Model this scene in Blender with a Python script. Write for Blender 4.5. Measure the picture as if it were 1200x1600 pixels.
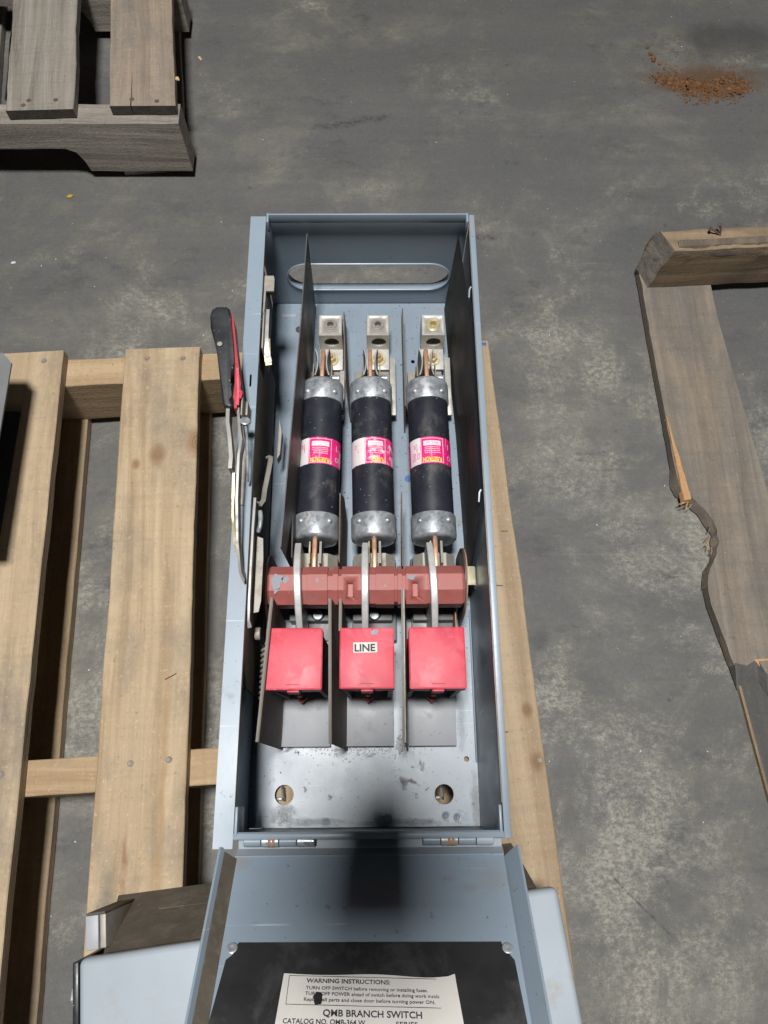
import bpy, bmesh, math, random
from mathutils import Vector, Matrix, noise as mnoise
R = math.radians
random.seed(7)
scene = bpy.context.scene
for o in list(bpy.data.objects):
    bpy.data.objects.remove(o)
C = scene.collection

# ------------------------------------------------------------------ camera, world, light, exposure
cam_data = bpy.data.cameras.new('camera')
cam = bpy.data.objects.new('camera', cam_data); C.objects.link(cam)
cam.location = (0.00693, 0.02791, 0.95198)
cam.rotation_euler = (0.35061, -0.00803, -0.00866)
cam_data.sensor_fit = 'VERTICAL'; cam_data.sensor_height = 24.0
cam_data.lens = 24.0 * 1220 / 1600
cam_data.clip_start = 0.01; cam_data.clip_end = 60
scene.camera = cam

world = bpy.data.worlds.new('World'); scene.world = world; world.use_nodes = True
world.node_tree.nodes['Background'].inputs['Color'].default_value = (1.0, 1.0, 1.0, 1)
world.node_tree.nodes['Background'].inputs['Strength'].default_value = 0.022

# one linear high-bay lamp hanging above the pallet, its long side along the box
ld = bpy.data.lights.new('ceiling_lamp', 'AREA'); ld.shape = 'RECTANGLE'
ld.size = 0.37; ld.size_y = 0.36; ld.energy = 131; ld.color = (1.0, 0.985, 0.96)
lamp = bpy.data.objects.new('ceiling_lamp', ld); C.objects.link(lamp)
lamp.location = (-0.125, 0.15, 3.2)

# added fill lamp, low and far behind the photographer, brightens the pallets' front faces
dd = bpy.data.lights.new('front_fill_light', 'AREA'); dd.shape = 'RECTANGLE'; dd.size = 0.85; dd.size_y = 1.1; dd.energy = 20
dl = bpy.data.objects.new('front_fill_light', dd); C.objects.link(dl); dl.location = (0.0, -4.0, 1.15); dl.rotation_euler = (R(90), 0, 0)

scene.view_settings.view_transform = 'Standard'; scene.view_settings.look = 'None'
scene.view_settings.exposure = 0.0; scene.view_settings.gamma = 1.0
scene.view_settings.use_curve_mapping = False

# ------------------------------------------------------------------ material helpers
class NT:
    def __init__(s, name):
        s.m = bpy.data.materials.new(name); s.m.use_nodes = True
        s.t = s.m.node_tree; s.b = s.t.nodes['Principled BSDF']
        s.co = s.t.nodes.new('ShaderNodeTexCoord').outputs['Object']
    def n(s, typ, **kw):
        x = s.t.nodes.new(typ)
        for k, v in kw.items(): setattr(x, k, v)
        return x
    def put(s, sock, v):
        if isinstance(v, bpy.types.NodeSocket): s.t.links.new(v, sock)
        elif isinstance(v, (tuple, list)): sock.default_value = (*v, 1) if len(v) == 3 and sock.type == 'RGBA' else v
        else: sock.default_value = v
    def mapping(s, scale=(1, 1, 1), loc=(0, 0, 0), rot=(0, 0, 0), vec=None):
        x = s.n('ShaderNodeMapping'); s.put(x.inputs['Vector'], vec or s.co)
        x.inputs['Scale'].default_value = scale; x.inputs['Rotation'].default_value = rot
        s.put(x.inputs['Location'], loc)
        return x.outputs[0]
    def noise(s, scale, detail=4, rough=.55, vec=None, dist=0):
        x = s.n('ShaderNodeTexNoise'); s.put(x.inputs['Vector'], vec or s.co)
        x.inputs['Scale'].default_value = scale; x.inputs['Detail'].default_value = detail
        x.inputs['Roughness'].default_value = rough; x.inputs['Distortion'].default_value = dist
        return x.outputs['Fac']
    def voro(s, scale, vec=None, feature='F1'):
        x = s.n('ShaderNodeTexVoronoi', feature=feature); s.put(x.inputs['Vector'], vec or s.co)
        x.inputs['Scale'].default_value = scale
        return x.outputs['Distance']
    def step(s, fac, lo, hi, a=0., b=1.):
        x = s.n('ShaderNodeMapRange'); s.put(x.inputs['Value'], fac)
        for i, v in zip(('From Min', 'From Max', 'To Min', 'To Max'), (lo, hi, a, b)): s.put(x.inputs[i], v)
        return x.outputs[0]
    def ramp(s, fac, stops):
        x = s.n('ShaderNodeValToRGB'); s.put(x.inputs[0], fac); e = x.color_ramp.elements
        while len(e) < len(stops): e.new(.5)
        for q, (p, c) in zip(e, stops): q.position = p; q.color = (*c, 1) if len(c) == 3 else c
        return x.outputs[0]
    def mix(s, fac, a, b, mode='MIX'):
        x = s.n('ShaderNodeMix', data_type='RGBA', blend_type=mode)
        s.put(x.inputs[0], fac); s.put(x.inputs[6], a); s.put(x.inputs[7], b)
        return x.outputs[2]
    def math(s, op, a, b=0., c=0.):
        x = s.n('ShaderNodeMath', operation=op)
        s.put(x.inputs[0], a); s.put(x.inputs[1], b); s.put(x.inputs[2], c)
        return x.outputs[0]
    def bump(s, h, strength=.3, dist=.001):
        x = s.n('ShaderNodeBump'); s.put(x.inputs['Height'], h)
        x.inputs['Strength'].default_value = strength; x.inputs['Distance'].default_value = dist
        s.t.links.new(x.outputs[0], s.b.inputs['Normal'])
    def out(s, col=None, rough=None, metal=None, spec=None):
        if col is not None: s.put(s.b.inputs['Base Color'], col)
        if rough is not None: s.put(s.b.inputs['Roughness'], rough)
        if metal is not None: s.put(s.b.inputs['Metallic'], metal)
        if spec is not None: s.put(s.b.inputs['Specular IOR Level'], spec)
        return s.m

def surface(name, col, rough=.5, metal=0., var=.12, vs=60., dirt=None, dirt_amt=(.56, .7), ds=28., specks=None, sp_amt=.70, ss=420.,
            rvar=.1, bump=0., bs=300., spec=.5, coat=0., scratch=0., blots=()):
    """painted / bare / plastic surface with mottling, grime patches, fine specks and fine relief"""
    k = NT(name)
    v = k.noise(vs, 5, .6)
    c = k.mix(k.step(v, .25, .75), tuple(x*(1-var) for x in col), tuple(min(1, x*(1+var)) for x in col))
    r = k.step(v, .3, .7, max(.05, rough-rvar), min(1, rough+rvar))
    mt = metal
    if dirt:
        d = k.math('MULTIPLY', k.step(k.noise(ds, 8, .68, dist=.4), *dirt_amt), .85)
        c = k.mix(d, c, dirt); r = k.mix(d, r, (.85, .85, .85))
        if metal: mt = k.math('MULTIPLY', k.math('SUBTRACT', 1., d), metal)
    if specks:
        c = k.mix(k.step(k.noise(ss, 3, .5), sp_amt, sp_amt+.05), c, specks)
    for cx, cy, rx, ry, bc, al in blots:
        q = k.mapping((1/rx, 1/ry, 0), loc=(-cx/rx, -cy/ry, 0))
        ln = k.n('ShaderNodeVectorMath', operation='LENGTH'); k.put(ln.inputs[0], q)
        d = k.math('ADD', ln.outputs['Value'], k.math('MULTIPLY', k.math('SUBTRACT', k.noise(90, 10, .8), .5), 3.2))
        m_ = k.math('MULTIPLY', k.step(d, 1.2, .2, 0, al*.75), k.step(k.noise(420, 5, .7), .35, .6, .35, 1.)); c = k.mix(m_, c, bc); r = k.mix(m_, r, (.8, .8, .8))
    if scratch:
        for ang, fx in ((.5, 9), (1.35, 7), (2.4, 8)):
            sc = k.noise(1, 2, .5, vec=k.mapping((fx, 330, fx), rot=(0, 0, ang)))
            sc = k.math('MULTIPLY', k.step(sc, .695, .735), k.step(k.noise(19, 3, vec=k.mapping(loc=(ang*9, 0, 0))), .50, .62, 0, scratch))
            c = k.mix(sc, c, tuple(min(1, x*1.7+.08) for x in col))
        rust = k.math('MULTIPLY', k.step(k.noise(75, 7, .72), .635, .675), k.step(k.noise(6, 4, .6, vec=k.mapping(loc=(4, 2, 1))), .46, .62, 0, .8))
        c = k.mix(rust, c, (.17, .085, .045)); r = k.mix(rust, r, (.9, .9, .9))
    if bump: k.bump(k.noise(bs, 5, .6), bump, .0006)
    if coat: k.b.inputs['Coat Weight'].default_value = coat
    return k.out(c, r, mt, spec)

def wood(name, light, dark, smudge=(.12, .11, .10), smudge_amt=(.60, .80), knots=(), grain=1., warm=None, tone=.55, rings=1., streaks=()):
    """sawn board, grain along local Y"""
    k = NT(name)
    oi = k.n('ShaderNodeObjectInfo').outputs['Random']
    off = k.n('ShaderNodeCombineXYZ'); k.put(off.inputs[0], k.math('MULTIPLY', oi, 7.)); k.put(off.inputs[1], k.math('MULTIPLY', oi, 13.)); k.put(off.inputs[2], k.math('MULTIPLY', oi, 3.))
    base = k.mapping(loc=off.outputs[0])
    warp = k.noise(4, 2, .5, vec=k.mapping((3, .6, 3), vec=base))
    wv = k.n('ShaderNodeMix', data_type='VECTOR'); wv.inputs[0].default_value = .035
    k.put(wv.inputs[4], base)
    cw = k.n('ShaderNodeCombineXYZ'); k.put(cw.inputs[0], warp); k.put(cw.inputs[2], warp); k.put(wv.inputs[5], cw.outputs[0])
    vec = wv.outputs[1]
    g1 = k.noise(1, 6, .65, vec=k.mapping((420*grain, 9, 420*grain), vec=vec))
    g2 = k.noise(1, 3, .5, vec=k.mapping((80*rings, 1.5, 80*rings), vec=vec))
    g3 = k.noise(1, 4, .6, vec=k.mapping((18, 4, 18), vec=base))
    f = k.math('ADD', k.math('MULTIPLY', g1, .35), k.math('MULTIPLY', g2, .65))
    c = k.mix(k.step(f, .38, .62), dark, light)
    c = k.mix(k.step(g3, .35, .7, 0, .45), c, warm or tuple(x*.8 for x in light))
    sm = k.math('MULTIPLY', k.step(k.noise(1, 9, .72, vec=k.mapping((16, 9, 16), vec=base)), *smudge_amt), tone)
    c = k.mix(sm, c, smudge)
    # saw marks across the board, pale fluff and small dark flecks
    saw = k.noise(1, 2, .5, vec=k.mapping((9, 170, 9), rot=(0, 0, .09), vec=base))
    c = k.mix(k.step(saw, .50, .75, 0, .16), c, tuple(x*.6 for x in dark))
    fl = k.noise(260, 3, .6, vec=base)
    c = k.mix(k.step(fl, .60, .74, 0, .45), c, tuple(min(1, x*1.25+.02) for x in light))
    c = k.mix(k.step(fl, .36, .26, 0, .6), c, tuple(x*.5 for x in dark))
    fk = k.step(k.noise(120, 4, .6, vec=base), .68, .73, 0, .6)
    c = k.mix(fk, c, smudge)
    # fine pores and dark hairlines
    pores = k.step(k.noise(1, 2, .5, vec=k.mapping((700, 60, 700), vec=base)), .70, .78, 0, .5)
    c = k.mix(pores, c, tuple(x*.45 for x in dark))
    for sx_, ya, yb, w_, sc_ in streaks:
        sp = k.n('ShaderNodeSeparateXYZ'); k.put(sp.inputs[0], k.co)
        dx = k.math('ABSOLUTE', k.math('ADD', k.math('SUBTRACT', sp.outputs[0], sx_), k.math('MULTIPLY', k.math('SUBTRACT', k.noise(28, 3), .5), .012)))
        my = k.step(k.math('ABSOLUTE', k.math('SUBTRACT', sp.outputs[1], (ya+yb)/2)), abs(yb-ya)*.5, abs(yb-ya)*.3)
        c = k.mix(k.math('MULTIPLY', k.math('MULTIPLY', k.step(dx, w_, w_*.2), my), k.step(k.noise(90, 4), .3, .6, .2, .75)), c, sc_)
    for kx, ky, kr in knots:
        q = k.mapping((1, .75, 0), loc=(-kx, -ky*.75, 0)); 
        ln = k.n('ShaderNodeVectorMath', operation='LENGTH'); k.put(ln.inputs[0], q)
        d = k.math('ADD', ln.outputs['Value'], k.math('MULTIPLY', k.noise(60, 3), kr*.5))
        ring = k.math('SINE', k.math('MULTIPLY', d, 6.28/(kr*.28)))
        m = k.step(d, kr*.75, kr*1.7, .8, 0.)
        c = k.mix(m, c, k.mix(k.step(ring, -1, 1), (dark[0]*.55, dark[1]*.42, dark[2]*.36), (dark[0]*.80, dark[1]*.62, dark[2]*.50)))
    k.bump(k.math('ADD', f, k.math('MULTIPLY', fl, .5)), .9, .0014)
    return k.out(c, k.step(g1, .3, .7, .62, .85), 0., .3)

# concrete slab
k = NT('concrete')
sep = k.n('ShaderNodeSeparateXYZ'); k.put(sep.inputs[0], k.co)
big = k.noise(2.0, 10, .66, dist=.4)
mid = k.noise(9, 12, .72)
fine = k.noise(190, 8, .75)
grit = k.noise(520, 5, .7)
streak = k.noise(1, 10, .7, vec=k.mapping((2.6, 15, 1), rot=(0, 0, .05)))
col = k.ramp(big, [(.32, (.108, .108, .106)), (.50, (.154, .149, .138)), (.70, (.208, .199, .176))])
tint = k.step(k.noise(1.1, 6, .6, vec=k.mapping(loc=(2.3, 7.1, 0))), .42, .62, 0, .5)
col = k.mix(tint, col, (.155, .143, .112))
col = k.mix(k.step(streak, .38, .60, .55, 0), col, (.088, .089, .090))
col = k.mix(k.step(streak, .56, .74, 0, .35), col, (.215, .207, .186))
# the slab's dark sealer, rubbed through to pale cement in ragged patches, most of all at the near end
near = k.step(sep.outputs[1], .95, .25, -.075, .012)
rub = k.math('ADD', k.math('ADD', k.noise(5.2, 15, .74, dist=.35), k.math('MULTIPLY', k.math('SUBTRACT', grit, .5), .22)), near)
col = k.mix(k.step(rub, .47, .40, 0, .55), col, (.098, .100, .106))
speck = k.step(k.noise(130, 7, .78, vec=k.mapping((1, 1.3, 1))), .42, .60, .12, 1.)
col = k.mix(k.math('MULTIPLY', k.step(rub, .485, .60, 0, .85), speck), col, (.36, .345, .29))
dim = k.step(k.noise(95, 8, .8, vec=k.mapping(loc=(9, 4, 0))), .52, .66, 0, .38)
col = k.mix(dim, col, (.082, .083, .085))
smut = k.math('MULTIPLY', k.step(k.math('ADD', k.noise(7.5, 13, .75, vec=k.mapping((1, 1.7, 1), loc=(3.7, 1.2, 0))), k.math('MULTIPLY', k.math('SUBTRACT', grit, .5), .15)), .56, .66), .62)
col = k.mix(smut, col, (.064, .065, .067))
fleck = k.step(k.noise(46, 8, .68), .645, .69, 0, .65)
col = k.mix(fleck, col, (.058, .058, .058))
scr = k.step(k.noise(1, 4, .55, vec=k.mapping((11, 300, 1), rot=(0, 0, .1))), .67, .72, 0, .35)
col = k.mix(scr, col, (.24, .235, .22))
wht = k.math('MULTIPLY', k.step(k.voro(75), .05, .025, 0, .85), k.step(k.noise(14, 3), .45, .6))
col = k.mix(wht, col, (.5, .49, .45))
col = k.mix(k.step(fine, .56, .74, 0, .55), col, (.235, .228, .205))
col = k.mix(k.step(fine, .44, .28, 0, .6), col, (.060, .060, .060))
# rust-coloured dust trodden round the debris, and the damp patch beside it
def blot(cx, cy, rx, ry, lo, hi, sc=22):
    q = k.mapping((1/rx, 1/ry, 0), loc=(-cx/rx, -cy/ry, 0))
    ln = k.n('ShaderNodeVectorMath', operation='LENGTH'); k.put(ln.inputs[0], q)
    d = k.math('ADD', ln.outputs['Value'], k.math('MULTIPLY', k.math('SUBTRACT', k.noise(sc, 8, .7), .5), 1.7))
    return k.step(d, lo, hi, 0, 1)
col = k.mix(k.math('MULTIPLY', blot(.600, 1.215, .10, .045, 1.2, .5), .5), col, (.030, .030, .029))
col = k.mix(k.math('MULTIPLY', blot(.550, 1.125, .095, .036, 1.3, .35, 40), .85), col, (.105, .060, .032))
# dark scuffs and drag marks left on the slab
for x0, y0, x1, y1, w in ((.262, -.052, .330, -.120, .0020), (.40, .295, .36, .288, .009), (.06, .80, .20, .815, .006), (-.10, 1.02, .04, 1.05, .008)):
    L = math.hypot(x1-x0, y1-y0); a = math.atan2(y1-y0, x1-x0)
    tr = k.n('ShaderNodeMapping', vector_type='TEXTURE'); k.put(tr.inputs[0], k.co); tr.inputs['Location'].default_value = ((x0+x1)/2, (y0+y1)/2, 0); tr.inputs['Rotation'].default_value = (0, 0, a)
    sp = k.n('ShaderNodeSeparateXYZ'); k.put(sp.inputs[0], tr.outputs[0])
    dy = k.math('ABSOLUTE', k.math('ADD', sp.outputs[1], k.math('MULTIPLY', k.math('SUBTRACT', k.noise(22, 3), .5), w*4)))
    mk = k.math('MULTIPLY', k.step(dy, w, w*.2), k.step(k.math('ABSOLUTE', sp.outputs[0]), L*.5, L*.38))
    col = k.mix(k.math('MULTIPLY', mk, k.step(k.noise(160, 5, .7), .40, .60, 0, .75)), col, (.040, .040, .042))
# a thin hairline joint to the right of the box
sx = k.n('ShaderNodeSeparateXYZ'); k.put(sx.inputs[0], k.mapping((1, 1, 1), loc=(0, -.3227, 0)))
wob = k.math('MULTIPLY', k.math('SUBTRACT', k.noise(30, 3), .5), .006)
ln_ = k.step(k.math('ABSOLUTE', k.math('ADD', k.math('ADD', sx.outputs[1], wob), k.math('MULTIPLY', sx.outputs[0], .02))), .0012, .0004, 0, .28)
ln_ = k.math('MULTIPLY', ln_, k.step(sx.outputs[0], .18, .30))
col = k.mix(ln_, col, (.26, .24, .20))
k.bump(k.math('ADD', k.math('ADD', fine, grit), k.math('MULTIPLY', mid, 1.5)), .4, .001)
CONCRETE = k.out(col, k.step(mid, .3, .7, .55, .8), 0, .35)

DUST = (.20, .165, .125)
PAINT = surface('grey_blue_paint', (.240, .300, .362), .38, 0, .06, 14, dirt=(.24, .195, .145), dirt_amt=(.60, .80), ds=16, specks=(.10, .085, .07), sp_amt=.70, ss=330, rvar=.07, bump=.06, bs=160, scratch=.6, blots=((-.1105, .22, .004, .03, (.32, .27, .22), .6), (-.0985, -.018, .010, .005, (.25, .20, .15), .7), (.094, -.030, .012, .012, (.24, .20, .16), .55), (.06, -.030, .006, .002, (.20, .15, .11), .6), (.075, -.036, .008, .003, (.20, .15, .11), .5), (.1082, .10, .003, .05, (.33, .29, .25), .5), (.108, .585, .004, .01, (.35, .25, .18), .7)))
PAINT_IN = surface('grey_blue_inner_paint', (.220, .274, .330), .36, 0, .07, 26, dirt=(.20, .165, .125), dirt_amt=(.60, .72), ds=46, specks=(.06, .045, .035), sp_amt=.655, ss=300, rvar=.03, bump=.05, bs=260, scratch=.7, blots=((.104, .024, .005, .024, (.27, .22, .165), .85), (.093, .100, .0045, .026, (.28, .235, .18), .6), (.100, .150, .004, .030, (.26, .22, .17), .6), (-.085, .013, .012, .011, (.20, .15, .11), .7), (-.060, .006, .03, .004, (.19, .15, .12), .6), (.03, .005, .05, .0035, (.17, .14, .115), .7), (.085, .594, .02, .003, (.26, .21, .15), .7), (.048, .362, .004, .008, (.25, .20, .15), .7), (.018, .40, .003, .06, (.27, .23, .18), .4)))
PAINT_DUSTY = surface('dusty_grey_paint', (.33, .375, .42), .5, 0, .10, 12, dirt=(.30, .25, .19), dirt_amt=(.55, .75), ds=14, specks=(.16, .07, .04), sp_amt=.715, ss=120, rvar=.06)
GRIME = surface('grime_coated_steel', (.115, .098, .078), .85, 0, .25, 40, dirt=(.20, .17, .13), dirt_amt=(.5, .75), ds=60, specks=(.32, .29, .24), sp_amt=.70, ss=500, bump=.35, bs=260, spec=.2)
RED = surface('red_moulded_plastic', (.60, .050, .085), .47, 0, .09, 45, dirt=(.66, .19, .23), dirt_amt=(.46, .76), ds=42, rvar=.05, bump=.06, bs=70, specks=(.70, .30, .32), sp_amt=.72, ss=300)
RED_DIM = surface('dusty_red_plastic', (.46, .035, .05), .6, 0, .2, 60, dirt=(.20, .10, .09), dirt_amt=(.45, .7), ds=60)
MAROON = surface('maroon_moulded_bar', (.345, .105, .092), .5, 0, .14, 60, dirt=(.24, .15, .13), dirt_amt=(.58, .78), ds=45, specks=(.55, .28, .26), sp_amt=.72, ss=240, rvar=.08, bump=.08)
GREYRUB = surface('grey_rubbed_patch', (.20, .225, .26), .5, 0, .2, 90)
k = NT('zinc_plate')
vz = k.n('ShaderNodeTexVoronoi', feature='F1'); k.put(vz.inputs['Vector'], k.co); vz.inputs['Scale'].default_value = 230; vz.inputs['Randomness'].default_value = 1
g = k.math('ADD', k.math('MULTIPLY', k.noise(55, 6, .65), .75), k.math('MULTIPLY', k.mix(1., vz.outputs['Color'], vz.outputs['Color']), .25))
c = k.ramp(g, [(.30, (.22, .25, .29)), (.48, (.37, .40, .43)), (.66, (.52, .54, .56))])
d = k.step(k.noise(36, 8, .7, dist=.5), .58, .74, 0, .8)
c = k.mix(d, c, (.25, .22, .185))
c = k.mix(k.step(k.noise(110, 5, .6), .69, .74, 0, .8), c, (.24, .13, .07))
k.bump(k.noise(120, 5, .6), .12, .0006)
ZINC = k.out(c, k.step(g, .3, .7, .28, .5), k.math('SUBTRACT', .45, k.math('MULTIPLY', d, .4)), .5)
TIN = surface('tin_plate_block', (.52, .50, .465), .40, .35, .10, 80, dirt=(.42, .38, .30), dirt_amt=(.55, .8), ds=60, rvar=.1, bump=.08)
YZINC = surface('yellow_zinc', (.62, .55, .30), .30, .4, .22, 70, dirt=(.50, .36, .34), dirt_amt=(.5, .7), ds=70, rvar=.1)
STEEL = surface('bare_steel', (.36, .355, .34), .42, .3, .18, 50, dirt=(.22, .19, .15), dirt_amt=(.55, .75), ds=55, rvar=.1, bump=.08)
STEEL_DUSTY = surface('dusty_steel', (.34, .32, .28), .6, .3, .2, 60, dirt=(.20, .165, .125), dirt_amt=(.5, .72), ds=60, rvar=.1, bump=.12)
ALU = surface('brushed_blade_metal', (.60, .60, .60), .40, .3, .12, 90, dirt=(.44, .42, .40), dirt_amt=(.55, .75), ds=80, rvar=.1, bump=.1, bs=500)
COPPER = surface('copper', (.50, .285, .19), .38, .4, .15, 120, dirt=(.36, .18, .12), dirt_amt=(.55, .75), ds=100)
FIBRE = surface('dark_grey_fibre', (.085, .078, .072), .55, 0, .18, 30, dirt=(.17, .145, .115), dirt_amt=(.56, .76), ds=26, rvar=.12, bump=.1)
FIBRE_BRN = surface('brown_fibre', (.14, .105, .085), .7, 0, .2, 60, dirt=(.23, .19, .15), dirt_amt=(.5, .75), ds=50, bump=.15)
FIBRE_EDGE = surface('fibre_cut_edge', (.205, .19, .17), .8, 0, .2, 120)
RUSTEDGE = surface('rust_brown_edge', (.36, .20, .115), .8, 0, .25, 140)
GREYSHEET = surface('grey_insulating_sheet', (.335, .35, .375), .5, 0, .08, 60, dirt=(.27, .26, .25), dirt_amt=(.58, .8), ds=40, specks=(.13, .12, .11), sp_amt=.70, ss=300, bump=.1)
BLOCK = surface('dark_grey_phenolic', (.115, .118, .122), .5, 0, .15, 60, dirt=(.20, .18, .16), dirt_amt=(.5, .75), ds=40)
BLACKTUBE = surface('black_fibre_tube', (.020, .022, .031), .40, 0, .2, 60, dirt=(.17, .150, .128), dirt_amt=(.55, .86), ds=30, specks=(.26, .26, .27), sp_amt=.69, ss=330, rvar=.08, bump=.05)
BLACKPLAST = surface('worn_black_plastic_and_shade', (.020, .022, .026), .42, 0, .2, 60, dirt=(.17, .17, .17), dirt_amt=(.62, .8), ds=90, specks=(.35, .35, .35), sp_amt=.71, ss=380, rvar=.1, bump=.2, bs=160)
BLACKPANEL = surface('black_fish_paper', (.018, .018, .020), .55, 0, .2, 30, dirt=(.075, .072, .070), dirt_amt=(.5, .8), ds=22, specks=(.22, .22, .22), sp_amt=.745, ss=300, bump=.1)
BLACK = surface('black_stain_and_hole_shade', (.012, .012, .014), .7, 0, .1)  # black for the label stain, also painted shade in holes and gaps
PAPER = surface('aged_white_paper', (.66, .64, .60), .7, 0, .05, 40, dirt=(.50, .47, .43), dirt_amt=(.55, .85), ds=30)
LABELW = surface('white_label_film', (.74, .70, .71), .5, 0, .05, 60, dirt=(.62, .50, .52), dirt_amt=(.56, .75), ds=55)
INK = surface('black_ink', (.035, .035, .045), .7, 0, .1)
YELLOW = surface('yellow_print', (.92, .72, .04), .6, 0, .08)
LIGHTINK = surface('pale_pink_print', (.80, .50, .60), .6, 0, .1)
RUSTBOLT = surface('rusty_steel', (.125, .082, .06), .85, .1, .3, 200, bump=.3)
BLUEINK = surface('blue_paint_mark', (.05, .12, .33), .5, 0, .15)
GOLD = surface('iridescent_yellow_zinc_tab', (.74, .70, .50), .32, .6, .12, 40, dirt=(.66, .46, .58), dirt_amt=(.55, .72), ds=40)
DIRTPILE = surface('rust_dirt', (.155, .076, .036), .95, 0, .45, 160, dirt=(.27, .165, .095), dirt_amt=(.5, .7), ds=120, bump=.4, spec=.1)
CRUMB = surface('pale_crumbs', (.55, .56, .57), .9, 0, .2, 200)
NAILM = surface('dull_nail_steel', (.22, .19, .16), .6, .2, .3, 300)
CHIP = surface('raw_wood_chip', (.58, .42, .24), .8, 0, .2, 200)
def label_pink(name, amt):
    k = NT(name)
    w = k.step(k.noise(95, 9, .75), *amt)
    w2 = k.step(k.noise(1, 4, .6, vec=k.mapping((700, 60, 200))), .60, .66, 0, .5)
    c = k.mix(k.math('MAXIMUM', w, w2), (.76, .015, .20), (.76, .60, .66))
    return k.out(c, .42, 0, .5)
PINKS = [label_pink('magenta_print_rubbed', (.56, .66)), label_pink('magenta_print_worn', (.50, .58)), label_pink('magenta_print', (.66, .76))]
PINE = wood('new_pine', (.515, .40, .265), (.335, .240, .142), smudge=(.14, .130, .116), smudge_amt=(.48, .74), tone=.7)
PINE_B = wood('knotty_pine', (.515, .40, .265), (.335, .240, .142), smudge=(.14, .130, .116), smudge_amt=(.48, .74), tone=.7, knots=((.000, .405, .0085), (-.024, .394, .0045), (.046, .418, .012)), streaks=((-.012, -.14, .01, .004, (.26, .12, .07)), (.022, -.2, .2, .005, (.36, .23, .12)), (-.028, -.15, -.03, .010, (.16, .15, .135)), (.000, .36, .50, .012, (.27, .22, .16))))
PINE_C = wood('pine_with_small_knots', (.43, .33, .22), (.275, .195, .118), smudge=(.17, .15, .125), smudge_amt=(.55, .8), tone=.5, knots=((.037, -.062, .0065), (.034, -.010, .005)))
PINE_SIDE = wood('stringer_pine', (.46, .335, .205), (.29, .195, .11), rings=.8)
OLD = wood('weathered_grey_wood', (.355, .325, .283), (.155, .140, .121), smudge=(.075, .072, .068), smudge_amt=(.55, .8), warm=(.27, .235, .195), tone=.6)
OLD_PALE = wood('weathered_pinkish_wood', (.36, .285, .215), (.235, .185, .14), smudge=(.16, .155, .145), smudge_amt=(.48, .72), warm=(.26, .235, .205), tone=.75)
OLD_END = wood('dark_end_grain', (.07, .063, .055), (.035, .032, .028), grain=.6)
OLD_BROWN = wood('brown_weathered_wood', (.32, .235, .15), (.135, .096, .062), smudge=(.09, .075, .06), smudge_amt=(.5, .75), warm=(.25, .19, .125))
BROKEN = wood('grey_broken_board', (.250, .218, .182), (.140, .122, .102), smudge=(.135, .128, .118), smudge_amt=(.42, .66), warm=(.33, .245, .17), tone=.75)
RAW = wood('freshly_split_wood', (.62, .38, .19), (.42, .23, .10), tone=.2)
LOWBOARD = wood('dark_trodden_wood', (.115, .11, .105), (.07, .068, .065), smudge=(.05, .05, .05), tone=.6)

# ------------------------------------------------------------------ mesh helpers
def link(name, bm, mat, parent=None, smooth=35, loc=None, rot=None):
    me = bpy.data.meshes.new(name)
    bmesh.ops.recalc_face_normals(bm, faces=bm.faces)
    bm.to_mesh(me); bm.free()
    if smooth:
        me.polygons.foreach_set('use_smooth', [True]*len(me.polygons))
        me.set_sharp_from_angle(angle=R(smooth))
    for m in (mat if isinstance(mat, (list, tuple)) else [mat]): me.materials.append(m)
    return place(name, me, parent, loc, rot)
def place(name, me, parent=None, loc=None, rot=None):
    o = bpy.data.objects.new(name, me); C.objects.link(o)
    if loc: o.location = loc
    if rot: o.rotation_euler = rot
    if parent: adopt(o, parent)
    return o
def world_of(p):
    m = p.matrix_basis
    while p.parent:
        m = p.parent.matrix_basis_full @ m if False else world_of(p.parent) @ p.matrix_parent_inverse @ m; break
    return m
def adopt(o, parent):
    o.parent = parent; o.matrix_parent_inverse = world_of(parent).inverted()
def thing(name, label, cat, loc=(0, 0, 0), group=None):
    o = bpy.data.objects.new(name, None); C.objects.link(o); o.location = loc; o.empty_display_size = .05
    return tag(o, label, cat, group)
def tag(o, label, cat, group=None, kind=None):
    o['label'] = label
    if cat: o['category'] = cat
    if group: o['group'] = group
    if kind: o['kind'] = kind
    return o
def dup(o, parent, delta):
    c = o.copy(); C.objects.link(c)
    c.location = Vector(o.location)+Vector(delta); c.parent = None; adopt(c, parent)
    return c

BM = bmesh.new
def box(bm, x0, x1, y0, y1, z0, z1, bev=0., M=None, seg=2):
    g = bmesh.ops.create_cube(bm, size=1)['verts']
    for v in g: v.co = Vector(((x0+x1)/2+v.co.x*(x1-x0), (y0+y1)/2+v.co.y*(y1-y0), (z0+z1)/2+v.co.z*(z1-z0)))
    if bev:
        es = list({e for v in g for e in v.link_edges})
        r = bmesh.ops.bevel(bm, geom=es, offset=bev, segments=seg, affect='EDGES', profile=.5)
        g = list({v for f in r['faces'] for v in f.verts} | {v for v in g if v.is_valid})
    if M:
        for v in g: v.co = M @ v.co
    return g
def prism(bm, loop, vec):
    """closed solid: a polygon (3D loop) swept along vec"""
    a = [bm.verts.new(p) for p in loop]; b = [bm.verts.new(Vector(p)+Vector(vec)) for p in loop]
    n = len(a)
    bm.faces.new(a); bm.faces.new(b[::-1])
    for i in range(n): bm.faces.new((a[i], b[i], b[(i+1) % n], a[(i+1) % n]))
    return a+b
def quad_sheet(bm, corners, t):
    """sheet of thickness t on four corners"""
    p = [Vector(c) for c in corners]
    n = (p[1]-p[0]).cross(p[3]-p[0]).normalized()*t
    return prism(bm, p, n)
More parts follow.
